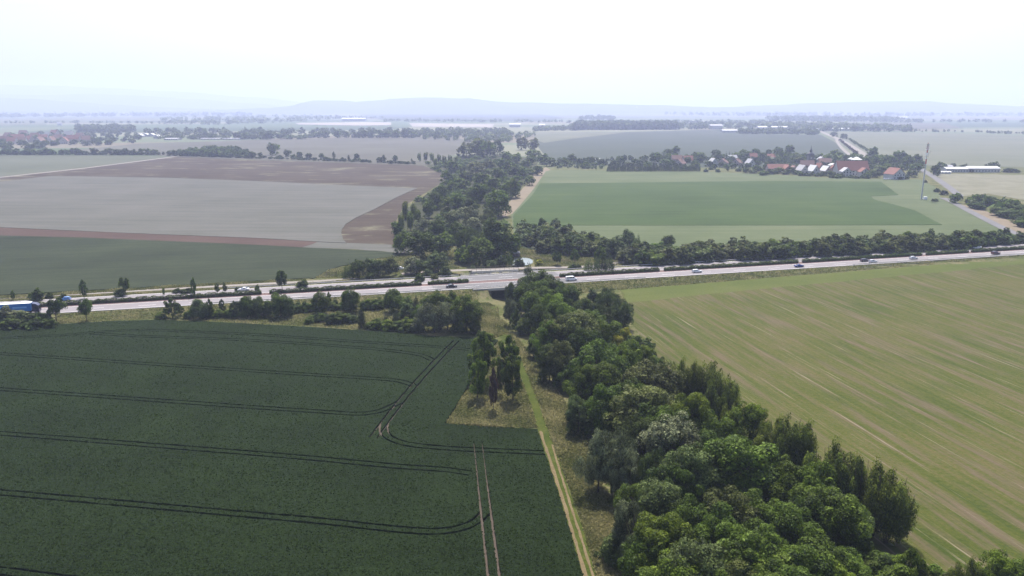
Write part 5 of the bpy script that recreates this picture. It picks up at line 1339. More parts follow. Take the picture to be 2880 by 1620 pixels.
def service_bridge():
    a, b = P(1325, 759.5, 0.3), P(1455, 754, 0.3)
    c = (a + b) / 2; ang = math.atan2(b.y - a.y, b.x - a.x); ln = (b - a).length
    root = empty('service_bridge', (c.x, c.y, 0), ang)
    MB().box(-ln / 2, ln / 2, -2.6, 2.6, -0.55, 0.24).build('deck', M['concrete'], root)
    for x in (-ln / 2, -ln * .12, ln * .12, ln / 2 - .6):
        MB().box(x, x + .6, -2.4, 2.4, -5.5, -0.56).build('support', M['dark_concrete'], root)
    for y in (-2.5, 2.5):
        MB().box(-ln / 2, ln / 2, y - .05, y + .05, 1.1, 1.22).build('railing', M['wood'], root)
        for i in range(11):
            x = -ln / 2 + ln * i / 10
            MB().box(x - .06, x + .06, y - .06, y + .06, 0.24, 1.1).build('railing_post', M['wood'], root)
    tag(root, 'low concrete bridge carrying the service road over the brook', 'bridge')
service_bridge()

def gate():
    a, b = P(918, 777, 0), P(946, 776, 0)
    c = (a + b) / 2; ang = math.atan2(b.y - a.y, b.x - a.x); w = (b - a).length / 2
    root = empty('field_gate', c, ang)
    for x in (-w, w): MB().box(x - .12, x + .12, -.12, .12, 0, 2.0).build('post', M['wood'], root)
    MB().box(-w, w, -.05, .05, 1.75, 1.87).build('rail', M['wood'], root)
    MB().box(-w, w, -.05, .05, 0.6, 0.7).build('rail', M['wood'], root)
    for i in range(1, 7):
        x = -w + 2 * w * i / 7
        MB().box(x - .03, x + .03, -.03, .03, 0.2, 1.75).build('bar', M['wood'], root)
    tag(root, 'wooden field gate at the corner of the dark crop', 'gate')
gate()
def hut():
    c = P(1452, 721, 0)
    root = empty('garden_hut', (c.x, c.y, height(c.x, c.y)), 0.2)
    MB().box(-1.6, 1.6, -1.2, 1.2, 0, 1.9).build('wall', M['wood'], root)
    r2 = MB(); r2.add([(-1.9, -1.5, 1.85), (1.9, -1.5, 1.85), (1.9, 1.5, 2.3), (-1.9, 1.5, 2.3), (-1.9, -1.5, 1.95), (1.9, -1.5, 1.95), (1.9, 1.5, 2.4), (-1.9, 1.5, 2.4)], [(0,3,2,1),(4,5,6,7),(0,1,5,4),(1,2,6,5),(2,3,7,6),(3,0,4,7)])
    r2.build('roof', M['concrete'], root)
    MB().box(-.4, .4, -1.25, -1.2, 0.05, 1.7).build('door', M['twigs'], root)
    tag(root, 'small brown wooden hut at the head of the pond', 'hut')
hut()
def pond_fence():
    pts = [P(u, v, 0) for u, v in [(1462, 723), (1500, 728), (1515, 731), (1545, 735), (1600, 736), (1650, 737)]]
    root = empty('pond_fence', pts[0])
    def q(p): return (p.x - pts[0].x, p.y - pts[0].y)
    for i in range(len(pts) - 1):
        a, b = pts[i], pts[i+1]
        (x0, y0), (x1, y1) = q(a), q(b)
        MB().tube((x0, y0, 1.1), (x1, y1, 1.1), .06, .06, 5).build('rail', M['wood'], root)
        MB().tube((x0, y0, .6), (x1, y1, .6), .05, .05, 5).build('rail', M['wood'], root)
        n = max(2, int((b - a).length / 2.5))
        for j in range(n):
            x, y = x0 + (x1 - x0) * j / n, y0 + (y1 - y0) * j / n
            MB().box(x - .07, x + .07, y - .07, y + .07, 0, 1.2).build('post', M['wood'], root)
    tag(root, 'brown post and rail fence round the pond meadow', 'fence')
pond_fence()

# ------------------------------------------------------------------ vehicles
def paint(name, col, metal=0.2):
    m, nt, b = new_mat(name)
    b.inputs['Base Color'].default_value = tuple(col) + (1,)
    b.inputs['Roughness'].default_value = 0.3; b.inputs['Metallic'].default_value = metal
    b.inputs['Coat Weight'].default_value = 0.6
    return m
# stations from tail to nose: x, half width, underside, belt line, roof, half width of roof
STY = {
    'hatch': [(-2.15, .78, .35, .80, .84, .70), (-2.05, .84, .28, .92, 1.02, .70), (-1.75, .88, .22, .96, 1.42, .60), (-0.9, .89, .2, .96, 1.50, .62), (0.1, .89, .2, .95, 1.48, .62), (0.95, .88, .2, .93, .98, .70), (1.7, .86, .22, .86, .90, .70), (2.05, .78, .28, .72, .76, .62), (2.15, .68, .34, .60, .63, .55)],
    'estate': [(-2.4, .78, .35, .82, .86, .70), (-2.32, .86, .28, .94, 1.10, .70), (-2.1, .90, .22, .96, 1.42, .62), (-1.0, .91, .2, .96, 1.50, .64), (0.1, .91, .2, .95, 1.48, .63), (1.0, .90, .2, .92, .97, .72), (1.9, .88, .22, .86, .90, .70), (2.25, .80, .28, .72, .76, .62), (2.38, .68, .34, .60, .63, .55)],
    'saloon': [(-2.35, .76, .35, .82, .86, .68), (-2.2, .85, .28, .94, .98, .70), (-1.5, .89, .22, .96, 1.02, .68), (-0.85, .90, .2, .96, 1.42, .60), (0.1, .90, .2, .95, 1.44, .62), (1.0, .89, .2, .93, .97, .72), (1.85, .87, .22, .85, .89, .70), (2.25, .78, .28, .72, .75, .62), (2.35, .68, .34, .60, .63, .55)],
    'suv': [(-2.3, .82, .42, .98, 1.02, .72), (-2.22, .90, .36, 1.08, 1.25, .72), (-2.05, .93, .3, 1.1, 1.68, .68), (-1.0, .94, .28, 1.1, 1.74, .70), (0.2, .94, .28, 1.09, 1.70, .68), (1.0, .93, .28, 1.06, 1.12, .76), (1.85, .92, .3, 1.0, 1.04, .76), (2.2, .86, .36, .86, .9, .7), (2.3, .76, .42, .72, .75, .64)],
    'van': [(-2.5, .88, .38, 1.1, 1.85, .78), (-2.45, .94, .32, 1.14, 1.94, .82), (-1.5, .96, .26, 1.14, 1.98, .84), (0.2, .96, .26, 1.14, 1.98, .84), (0.95, .96, .26, 1.13, 1.93, .80), (1.7, .95, .26, 1.08, 1.16, .80), (2.2, .92, .28, .98, 1.04, .76), (2.42, .84, .34, .8, .84, .7), (2.5, .74, .4, .66, .69, .62)],
}
WHEEL = {}
def wheel_meshes(r):
    if r in WHEEL: return WHEEL[r]
    t = MB(); n = 14
    for k, (y, rr) in enumerate([(-.11, r * .8), (-.1, r), (.1, r), (.11, r * .8)]):
        for i in range(n):
            a = 2 * math.pi * i / n; t.v.append((rr * math.cos(a), y, rr * math.sin(a)))
    for k in range(3):
        for i in range(n): t.f.append((k*n+i, k*n+(i+1) % n, (k+1)*n+(i+1) % n, (k+1)*n+i))
    t.f.append(tuple(range(n))); t.f.append(tuple(range(4*n-1, 3*n-1, -1)))
    tm = t.mesh('tyre', False); tm.materials.append(M['rubber'])
    q = MB()
    q.tube((0, -.125, 0), (0, .125, 0), r * .62, r * .62, 10)
    rm = q.mesh('rim'); rm.materials.append(M['rim'])
    WHEEL[r] = (tm, rm)
    return WHEEL[r]
CARM = {}
def car_meshes(style):
    if style in CARM: return CARM[style]
    S = STY[style]
    body = MB(); n = 10
    rings = []
    for (x, w, zu, zb, zr, wr) in S:
        zm = (zu + zb) * .5
        rings.append([(x, -w*.88, zu), (x, -w, zm), (x, -w*.97, zb), (x, -wr, zr - .04), (x, -wr*.75, zr), (x, wr*.75, zr), (x, wr, zr - .04), (x, w*.97, zb), (x, w, zm), (x, w*.88, zu)])
    for k in range(len(S) - 1):
        body.add(rings[k] + rings[k+1], [(i, (i+1) % n, n + (i+1) % n, n + i) for i in range(n)])
    body.add(rings[0], [tuple(range(n))]); body.add(rings[-1], [tuple(range(n-1, -1, -1))])
    bm_ = bmesh.new(); me = body.mesh('body'); bm_.from_mesh(me); bmesh.ops.remove_doubles(bm_, verts=bm_.verts, dist=1e-4); bmesh.ops.recalc_face_normals(bm_, faces=bm_.faces); bm_.to_mesh(me); bm_.free()
    def L3(a, b, t): return tuple(a[i] + (b[i] - a[i]) * t for i in range(3))
    tall = [k for k in range(len(S)) if S[k][4] - S[k][3] > .35]
    k0, k1 = tall[0], tall[-1]
    sides = []
    for s in (3, 6):
        j = 2 if s == 3 else 7
        sg = -1 if s == 3 else 1
        m2 = MB()
        for k in range(k0, k1):
            a, b, c, d = rings[k][j], rings[k+1][j], rings[k+1][s], rings[k][s]
            q = [L3(L3(a, b, .06), L3(d, c, .06), .14), L3(L3(a, b, .94), L3(d, c, .94), .14), L3(L3(a, b, .94), L3(d, c, .94), .86), L3(L3(a, b, .06), L3(d, c, .06), .86)]
            q = [(p[0], p[1] + sg * .025, p[2] + .012) for p in q]
            m2.add(q, [(0, 1, 2, 3) if sg < 0 else (3, 2, 1, 0)])
        mm = m2.mesh('side_window'); mm.materials.append(M['glass']); sides.append(mm)
    def screen(ka, kb, nm):
        m2 = MB()
        A, B = rings[ka], rings[kb]
        q = [A[3], B[3], B[6], A[6]]
        cx = [sum(p[i] for p in q) / 4 for i in range(3)]
        sg = 1 if B[3][0] > A[3][0] else -1
        q = [L3(p, cx, .1) for p in q]
        q = [(p[0] + sg * .03, p[1], p[2] + .05) for p in q]
        m2.add(q, [(0, 1, 2, 3)]); mm = m2.mesh(nm); mm.materials.append(M['glass']); return mm
    wind = screen(k1, k1 + 1, 'windscreen')
    rear = screen(k0, max(0, k0 - 1), 'rear_window')
    xf, xr = S[-2], S[1]
    hl = []
    for sg in (-1, 1):
        q = MB().box(xf[0] - .12, xf[0] + .1, sg * xf[1] * .72 - .16, sg * xf[1] * .72 + .16, xf[3] - .16, xf[3] - .02).mesh('headlight'); q.materials.append(M['lamp_white'])
        w = MB().box(xr[0] - .1, xr[0] + .08, sg * xr[1] * .8 - .13, sg * xr[1] * .8 + .13, xr[3] - .22, xr[3] - .02).mesh('tail_light'); w.materials.append(M['lamp_red'])
        hl.append((q, w))
    CARM[style] = (me, sides, wind, rear, hl, S)
    return CARM[style]
def put(name, me, parent, mat=None):
    o = bpy.data.objects.new(name, me); COL.objects.link(o); o.parent = parent
    if mat is not None:
        if len(me.materials) == 0: me.materials.append(mat)
        o.material_slots[0].link = 'OBJECT'; o.material_slots[0].material = mat
    return o
def vehicle(name, style, loc, rz, col, label, cat='car', group='vehicles on the motorway', roof=None):
    me, sides, wind, rear, hl, S = car_meshes(style)
    root = empty(name, loc, rz)
    put('body', me, root, col)
    for s in sides: put('side_window', s, root)
    put('windscreen', wind, root); put('rear_window', rear, root)
    for q, w in hl: put('headlight', q, root); put('tail_light', w, root)
    r = .34 if style in ('hatch', 'estate', 'saloon') else .38
    tm, rm = wheel_meshes(r)
    wx = S[-2][0] - .75, S[1][0] + .75
    for x in wx:
        for sg in (-1, 1):
            w = empty('wheel', (x, sg * (S[3][1] - .08), r)); w.parent = root
            put('tyre', tm, w); put('rim', rm, w)
    tag(root, label, cat, group)
    return root
def on_road(u, off, rev=False, z=ROAD_Z + 0.02):
    x = x_at(u, off)
    p = R(x, off, z)
    return p, math.atan(slope(x)) + (math.pi if rev else 0)
CARS = [
    (183, 15.0, True, 'hatch', (0.10, 0.25, 0.55), 'light_blue', 'light blue hatchback beyond the median, near the lorry', 'car', 'car'),
    (685, 15.0, True, 'saloon', (0.72, 0.72, 0.75), 'white', 'white saloon on the far carriageway behind the roadside hedge', 'car', 'car'),
    (1270, -0.6, False, 'saloon', (0.045, 0.045, 0.055), 'black', 'black saloon about to cross the motorway bridge', 'car', 'car'),
    (1607, -1.2, False, 'van', (0.72, 0.74, 0.78), 'white', 'white van just past the motorway bridge', 'van', 'van'),
    (1960, 0.0, False, 'estate', (0.72, 0.73, 0.76), 'white', 'white estate car next on the road ahead of the van', 'car', 'car'),
    (2247, -1.6, False, 'saloon', (0.015, 0.035, 0.19), 'blue', 'dark blue car on the near carriageway above the meadow', 'car', 'car'),
    (2432, 1.6, False, 'estate', (0.06, 0.055, 0.065), 'grey', 'dark grey car beside the silver one on the near carriageway', 'car', 'car'),
    (2455, -1.8, False, 'hatch', (0.55, 0.56, 0.6), 'silver', 'silver hatchback level with the dark grey car', 'car', 'car'),
    (2569, 0.2, False, 'hatch', (0.62, 0.63, 0.66), 'pale silver', 'pale silver car alone between the pair and the dark red one', 'car', 'car'),
    (2800, -0.8, False, 'suv', (0.07, 0.015, 0.03), 'dark red', 'dark red off-roader at the right end of the road', 'car', 'car'),
    (2748, 15.0, True, 'saloon', (0.7, 0.72, 0.75), 'white', 'white car on the far carriageway at the right', 'car', 'car'),
]
NM = {'hatch': 'hatchback_car', 'saloon': 'saloon_car', 'estate': 'estate_car', 'van': 'panel_van', 'suv': 'off_road_car'}
for i, (u, off, rev, st, col, cn, lab, cat, _) in enumerate(CARS):
    p, a = on_road(u, off, rev)
    vehicle(NM[st], st, p, a, paint('paint_' + cn.replace(' ', '_'), col), lab, cat)
for (u, v, a, st, col, lab) in [(1128, 759, 0.3, 'hatch', (0.75, 0.75, 0.75), 'white car parked between the copse bushes behind the motorway'), (2490, 505, 0.1, 'hatch', (0.75, 0.75, 0.78), 'white car parked under the round tree of the village'), (2503, 505, 0.1, 'estate', (0.7, 0.7, 0.72), 'second white car parked by the white house')]:
    p = P(u, v, 0); p.z = max(0.05, height(p.x, p.y) + .05)
    vehicle(NM[st], st, p, a, paint('paint_parked', col), lab, 'car', 'parked cars')

def lorry():
    p, a = on_road(100, -2.2)
    root = empty('articulated_lorry', p, a)
    blue = paint('trailer_blue', (0.02, 0.16, 0.5), 0.0); navy = paint('cab_navy', (0.02, 0.02, 0.06)); wht = plain('trailer_roof', (0.78, 0.80, 0.82), .5); lb = plain('trailer_print', (0.16, 0.38, 0.72), .5)
    t = MB().box(-14.2, -0.9, -1.27, 1.27, 1.05, 3.93).build('trailer', blue, root)
    MB().box(-14.25, -0.85, -1.29, 1.29, 3.93, 4.0).build('roof_sheet', wht, t)
    MB().box(-13.5, -10.2, -1.285, -1.272, 1.9, 3.0).build('side_print', lb, t)
    MB().box(-6.8, -2.2, -1.285, -1.272, 2.2, 2.8).build('side_print', lb, t)
    c = MB()
    c.add([(-.5, -1.22, .6), (1.75, -1.22, .6), (1.75, 1.22, .6), (-.5, 1.22, .6), (-.5, -1.22, 3.3), (1.55, -1.2, 2.9), (1.55, 1.2, 2.9), (-.5, 1.22, 3.3), (-.5, -1.1, 3.85), (.9, -1.05, 3.5), (.9, 1.05, 3.5), (-.5, 1.1, 3.85)],
          [(0,3,2,1),(0,1,5,4),(1,2,6,5),(2,3,7,6),(3,0,4,7),(4,5,9,8),(5,6,10,9),(6,7,11,10),(7,4,8,11),(8,9,10,11)])
    cab = c.build('cab', navy, root)
    MB().add([(1.74, -1.05, 1.75), (1.74, 1.05, 1.75), (1.61, 1.02, 2.75), (1.61, -1.02, 2.75)], [(0, 1, 2, 3)]).build('windscreen', M['glass'], cab)
    MB().add([(.3, -1.235, 1.75), (1.5, -1.235, 1.75), (1.4, -1.225, 2.6), (.3, -1.235, 2.6)], [(0, 1, 2, 3)]).build('side_window', M['glass'], cab)
    MB().box(-14, 1.2, -.5, .5, .55, 1.04).build('chassis', M['rubber'], root)
    tm, rm = wheel_meshes(.5)
    for x in (-12.3, -11, -9.7, -1.7, .9):
        for sg in (-1, 1):
            w = empty('wheel', (x, sg * 1.08, .5)); w.parent = root
            put('tyre', tm, w); put('rim', rm, w)
    tag(root, 'articulated lorry with blue trailer, white roof and dark cab', 'lorry')
lorry()

# ------------------------------------------------------------------ buildings
def col_mat(name, col, rough=0.85, var=0.12, sc=0.6):
    if name not in M: M[name] = plain(name, col, rough, var=var, vscale=sc)
    return M[name]
W_ = {'white': (0.38, 0.375, 0.37), 'cream': (0.42, 0.38, 0.33), 'grey': (0.42, 0.40, 0.38), 'pink': (0.32, 0.26, 0.235), 'brick': (0.3, 0.14, 0.1)}
RF = {'red': (0.175, 0.075, 0.06), 'dull_red': (0.14, 0.08, 0.068), 'grey': (0.2, 0.2, 0.21), 'white': (0.5, 0.51, 0.52), 'brown': (0.16, 0.10, 0.08), 'pale': (0.34, 0.34, 0.36)}
def house(u, v, w, d, rot, eave, ridge, wall, roof, label, name='house', gable=True, wins=3, rows=1, group='houses of the village', cat='house', roof2=None, chimney=True):
    """w along local x, d along local y; ridge along local y when gable faces the camera"""
    c = P(u, v, 0)
    root = empty(name, (c.x, c.y + d / 2, 0), math.radians(rot))
    wm, rm = col_mat('wall_' + wall, W_[wall]), col_mat('roof_' + roof, RF[roof], .8)
    rm2 = col_mat('roof_' + roof2, RF[roof2], .8) if roof2 else rm
    a, b = w / 2, d / 2
    mb = MB()
    if gable:
        mb.add([(-a, -b, 0), (a, -b, 0), (a, b, 0), (-a, b, 0), (-a, -b, eave), (a, -b, eave), (a, b, eave), (-a, b, eave), (0, -b, ridge), (0, b, ridge)],
               [(0, 1, 5, 8, 4), (1, 2, 6, 5), (2, 3, 7, 9, 6), (3, 0, 4, 7)])
        k = (ridge - eave) / a; e = .5; t = .25
        for s, m_ in ((-1, rm2), (1, rm)):
            q = MB()
            o_ = [(s * (a + e), -b - e, eave - k * e + .06), (s * (a + e), b + e, eave - k * e + .06), (0, b + e, ridge + .06), (0, -b - e, ridge + .06)]
            q.add(o_ + [(x, y, z + t) for x, y, z in o_], [(0, 1, 2, 3), (7, 6, 5, 4), (0, 4, 5, 1), (1, 5, 6, 2), (2, 6, 7, 3), (3, 7, 4, 0)])
            ro = q.build('roof', m_, root)
    else:
        mb.add([(-a, -b, 0), (a, -b, 0), (a, b, 0), (-a, b, 0), (-a, -b, eave), (a, -b, eave), (a, b, eave), (-a, b, eave), (-a, 0, ridge), (a, 0, ridge)],
               [(0, 1, 5, 4), (1, 2, 6, 9, 5), (2, 3, 7, 6), (3, 0, 4, 8, 7)])
        k = (ridge - eave) / b; e = .5; t = .25
        for s, m_ in ((-1, rm), (1, rm2)):
            q = MB()
            o_ = [(-a - e, s * (b + e), eave - k * e + .06), (a + e, s * (b + e), eave - k * e + .06), (a + e, 0, ridge + .06), (-a - e, 0, ridge + .06)]
            q.add(o_ + [(x, y, z + t) for x, y, z in o_], [(0, 1, 2, 3), (7, 6, 5, 4), (0, 4, 5, 1), (1, 5, 6, 2), (2, 6, 7, 3), (3, 7, 4, 0)])
            ro = q.build('roof', m_, root)
    mb.build('wall', wm, root)
    if chimney and name == 'house':
        MB().box(-.4 + a * .25, .4 + a * .25, b * .3 - .4, b * .3 + .4, ridge - 1.5, ridge + .9).build('chimney', col_mat('wall_brick', W_['brick']), ro)
    for rw in range(rows):
        z = 1.0 + rw * 2.8
        for i in range(wins):
            x = -a + w * (i + .5) / wins
            MB().box(x - .65, x + .65, -b - .04, -b + .1, z, z + 1.4).build('window', M['glass'], root)
    if gable and ridge - eave > 3:
        MB().box(-.6, .6, -b - .04, -b + .1, eave + .4, eave + 1.7).build('window', M['glass'], root)
    tag(root, label, cat, group)
    return root
house(2260, 489, 9, 12, 12, 4, 9.5, 'cream', 'dull_red', 'cream gabled house with one pale roof slope, west end of front row', roof2='pale', wins=2)
house(2292, 491, 9, 12, 12, 4, 10, 'white', 'red', 'white gabled house with pale left roof slope in the front row', roof2='white', wins=2)
house(2308, 484, 8, 10, 12, 4.5, 10, 'pink', 'red', 'pink house with red roof behind the front row', wins=2)
house(2327, 489, 8, 11, 12, 3.6, 8.5, 'cream', 'grey', 'small cream house with a pale solar roof slope', roof2='white', wins=2)
house(2350, 490, 9, 16, -20, 4.5, 9.5, 'pink', 'red', 'red-roofed wing slanting towards the big inn', wins=2)
house(2400, 494, 34, 15, 0, 6, 15.5, 'white', 'red', 'large inn with a tall red tiled roof', name='inn', gable=False, wins=9, rows=2, cat='building')
house(2382, 497, 10, 9, 0, 5.5, 9.5, 'white', 'pale', 'white gabled front bay at the left of the inn', name='inn_bay', wins=3, rows=2, cat='building')
house(2433, 498, 10, 9, 0, 5.5, 9.5, 'white', 'red', 'white gabled front bay at the right of the inn', name='inn_bay', wins=3, rows=2, cat='building')
house(2523, 505, 15, 14, 18, 5.5, 11.5, 'white', 'red', 'big white house with red roof beside the round tree', wins=4, rows=2)
house(2190, 485, 24, 11, 0, 4.5, 9, 'pink', 'red', 'long low building with a bright red roof', name='barn', gable=False, wins=6, cat='barn')
house(2218, 487, 9, 15, 0, 4.5, 8.5, 'brick', 'red', 'red-roofed cross wing of the long low building', name='barn', wins=2, cat='barn')
house(2236, 484, 10, 10, 0, 3.2, 7, 'pink', 'dull_red', 'dull red roof between barn and church', wins=2)
house(2275, 476, 10, 16, 80, 4.5, 10, 'pink', 'dull_red', 'church nave with dull red roof below the tower', name='church_nave', wins=3, cat='church')
house(2008, 468, 10, 11, 10, 4.5, 10, 'white', 'pale', 'white gabled house left of the dark poplars', wins=2)
house(1905, 456, 14, 10, 0, 4, 9, 'pink', 'dull_red', 'house with wide dull red roof behind tall trees', gable=False)
house(1937, 459, 13, 11, 10, 4, 9.5, 'pink', 'red', 'red-roofed house between conifer and dark tree', gable=False)
house(1915, 468, 12, 11, -40, 3.5, 8.5, 'pink', 'dull_red', 'reddish house just behind the plantation end', wins=2)
house(2035, 466, 14, 10, -30, 3.5, 8.5, 'pink', 'dull_red', 'long reddish roof behind the garden shrubs', wins=3)
house(2060, 452, 13, 9, 0, 4, 7.5, 'white', 'pale', 'pale flat-looking house under the dark poplars', gable=False)
house(2075, 466, 12, 11, -35, 3.5, 8.5, 'pink', 'dull_red', 'reddish gabled house right of the poplars', wins=2)
house(2112, 470, 9, 10, 15, 4.5, 10, 'white', 'pale', 'white gabled house in front of the bright barn trees', wins=2)
house(2120, 452, 10, 10, 0, 5, 10, 'pink', 'red', 'red-roofed house half hidden behind two dark trees', gable=False)
house(2170, 452, 10, 10, 0, 5, 9, 'pink', 'red', 'red roof peeping over the long low building', gable=False)
house(2312, 462, 8, 9, 0, 6, 9.5, 'white', 'pale', 'narrow white house right of the dark conifer', wins=2)
house(2322, 465, 16, 10, 0, 4, 8.5, 'pink', 'dull_red', 'broad reddish roof behind the pink house', gable=False)
house(2345, 472, 8, 8, 0, 3, 5, 'grey', 'white', 'small shed with a white roof above the gardens', name='shed', wins=1, cat='shed', chimney=False)
house(1690, 462, 12, 7, 0, 2.6, 3.6, 'grey', 'white', 'white-roofed garden shed west of the plantation', name='shed', gable=False, cat='shed', wins=2)
house(1681, 455, 6, 6, 0, 3, 4.4, 'white', 'white', 'small white cabin above the garden shed', name='shed', gable=False, cat='shed', wins=1)
def pavilion(u, v, w, eave, top, label):
    c = P(u, v, 0)
    root = empty('tent_pavilion', c)
    wt = col_mat('roof_white', RF['white'])
    MB().lathe((0, 0, 0), [(eave, w / 2), (eave + .3, w / 2), (eave + (top - eave) * .4, w * .32), (top - .4, w * .12), (top, .2)], 8).build('canopy', wt, root)
    for i in range(8):
        a = 2 * math.pi * i / 8
        MB().tube((w * .46 * math.cos(a), w * .46 * math.sin(a), 0), (w * .46 * math.cos(a), w * .46 * math.sin(a), eave), .15, .15, 6).build('post', M['steel'], root)
    tag(root, label, 'pavilion', 'white pavilions behind the inn')
pavilion(2407, 468, 15, 8.5, 12, 'large white pavilion roof rising behind the inn')
pavilion(2391, 465, 8, 8, 10.5, 'smaller white pavilion roof left of the large one')
def church():
    c = P(2277, 470, 0)
    root = empty('church_tower', c)
    sl = col_mat('slate', (0.07, 0.07, 0.085), .6); st = col_mat('tower_stone', (0.16, 0.145, 0.14))
    MB().box(-3.2, 3.2, -3.2, 3.2, 0, 15).build('shaft', st, root)
    MB().lathe((0, 0, 15), [(0, 4.4), (1.0, 4.6), (2.2, 4.0), (3.2, 2.6), (3.8, 1.7), (5.2, 1.6), (5.8, 1.9), (6.8, 1.2), (8.5, .4), (12, .08)], 8).build('spire', sl, root)
    MB().box(-1, 1, -3.28, -3.2, 10.5, 12.5).build('clock_face', col_mat('wall_white', W_['white']), root)
    MB().box(-.7, .7, -3.26, -3.2, 6, 8.5).build('window', M['glass'], root)
    tag(root, 'dark church tower with onion dome and needle spire', 'church tower')
church()
# low hedge in front of the gardens
def garden_hedge(px, label, hgt=1.8):
    pts = resample([Vector((P(u, v).x, P(u, v).y)) for u, v in px], 1.0)
    g = np.random.default_rng(5); c = []
    for p in pts:
        for _ in range(12): c.append((p.x + g.normal() * .45, p.y + g.normal() * .5, g.random() * hgt))
    c = np.array(c); n = len(c)
    d = g.normal(size=(n, 3)); d /= np.linalg.norm(d, axis=1)[:, None]
    t = np.cross(d, g.normal(size=(n, 3))); t /= np.linalg.norm(t, axis=1)[:, None]; b = np.cross(d, t)
    v = np.stack([c - t * .5, c + b * .4, c + t * .5, c - b * .4], 1).reshape(-1, 3)
    v[:, 2] = np.maximum(v[:, 2], .02)
    o = link('garden_hedge', quads_mesh('garden_hedge', v, g.random(n)), None, M['leaf_dark'])
    tag(o, label, 'hedge', 'garden hedges')
garden_hedge([(2232, 491), (2290, 495), (2340, 497)], 'dark hedge below the small gabled houses', 1.6)
garden_hedge([(2352, 499), (2400, 501), (2445, 502)], 'dark hedge along the garden of the inn', 1.5)
# farm sheds at the right
house(2700, 485, 32, 12, 0, 4, 5.6, 'white', 'white', 'left of two long farm sheds with white roofs', name='farm_shed', gable=False, wins=10, cat='shed', group='farm sheds', chimney=False)
house(2768, 485, 36, 14, 0, 4.5, 6.4, 'grey', 'white', 'right of two long farm sheds with white roofs', name='farm_shed', gable=False, wins=10, cat='shed', group='farm sheds', chimney=False)
house(2655, 489, 16, 5, 0, 1.8, 2.6, 'white', 'white', 'low white cold frames at the end of the farm sheds', name='cold_frame', gable=False, wins=4, cat='shed', group='farm sheds', chimney=False)
house(2672, 483, 5, 5, 0, 6, 7.5, 'white', 'pale', 'white silo house behind the farm sheds', name='silo', gable=False, wins=1, cat='silo', group='farm sheds', chimney=False)
# far left village: red roofs among trees
for i, (u, v, w, rt, wl, gb, ord_) in enumerate([(18, 385, 16, 'dull_red', 'pink', False, 'dull red roof at the far left edge'), (46, 391, 22, 'red', 'pink', False, 'bright red roof, largest at the far left'), (62, 377, 16, 'dull_red', 'pink', False, 'dull red roof above the bright one'), (95, 386, 18, 'dull_red', 'pink', False, 'dull red roof in the dark trees'),
                                                 (118, 392, 14, 'red', 'white', False, 'red roof with white wall in the left village'), (140, 398, 12, 'dull_red', 'cream', True, 'low gabled house at the edge of the left village'), (190, 380, 18, 'grey', 'grey', False, 'grey roof in the left village'), (203, 394, 26, 'red', 'pink', False, 'long red roof at the right of the left village'), (238, 396, 14, 'dull_red', 'pink', False, 'small red roof last before the stubble field'), (165, 348, 14, 'pale', 'white', False, 'white house on the rise behind the left village'),
                                                 (8, 398, 16, 'dull_red', 'pink', False, 'front dull red roof cut by the left picture edge'), (30, 401, 15, 'red', 'cream', False, 'front red roof with cream wall at the far left'), (58, 400, 14, 'brown', 'white', False, 'brown roof with white wall in the left village'), (78, 396, 15, 'red', 'pink', False, 'red roof between brown roof and dark trees'), (108, 400, 14, 'dull_red', 'white', True, 'white gable under dull red roof, left village front'), (132, 384, 16, 'grey', 'cream', False, 'grey roof high up in the left village'), (160, 392, 15, 'dull_red', 'pink', False, 'dull red roof in the middle of the left village'), (176, 400, 14, 'red', 'cream', True, 'cream gabled house at the front of the left village'), (222, 386, 16, 'dull_red', 'pink', False, 'dull red roof behind the long red one'), (150, 376, 16, 'red', 'pink', False, 'red roof farthest back in the left village')]):
    house(u, v + 5, w * 1.15, 14, rnd.uniform(-25, 25), 6, 14, wl, rt, ord_, gable=gb, wins=4, group='houses of the left village')
for i, (u, v, w, lab) in enumerate([(392, 386, 14, 'first white canopy hall in front of the far trees'), (407, 384, 18, 'second and largest white canopy hall by the far trees'), (424, 384, 14, 'third white canopy hall by the far trees'), (440, 390, 14, 'low white hall right of the canopies')]):
    house(u, v, w, 14, 0, 4, 8, 'white', 'white', lab, name='canopy_hall', gable=True, wins=2, group='white canopy halls', cat='hall', chimney=False)
for (u, v, w, e, rf, lab) in [(480, 394, 30, 3, 'pale', 'pale hall under the far row, leftmost'), (590, 393, 44, 2.6, 'pale', 'long pale hall under the far tree row'), (650, 393, 40, 2.6, 'pale', 'long pale hall right of the middle of the far row'), (995, 341, 120, 12, 'white', 'long white warehouse beyond the foil rows'), (1448, 358, 40, 10, 'white', 'white farm hall by the hazy scrub'), (1525, 359, 20, 9, 'white', 'small white farm hall left of the dark forest'),
                              (2015, 364, 40, 12, 'pale', 'pale hall with pitched roof right of the forest block'), (2066, 373, 70, 6, 'white', 'long white stable on the edge of the blue-green field'), (2190, 366, 130, 9, 'white', 'very long white roof behind the dark tree wall'), (2352, 368, 150, 6, 'white', 'long white wall at the top of the village road'), (2530, 335, 110, 10, 'white', 'white hall far out at the right'), (1770, 318, 130, 14, 'white', 'faint white hall on the horizon'), (2042, 312, 160, 16, 'white', 'brightest white hall on the horizon'), (1210, 313, 200, 18, 'white', 'white works on the central horizon')]:
    house(u, v, w, 25, 0, e, e * 1.35, 'white', rf, lab, name='hall', gable=False, wins=6, group='far white halls', cat='hall', chimney=False)

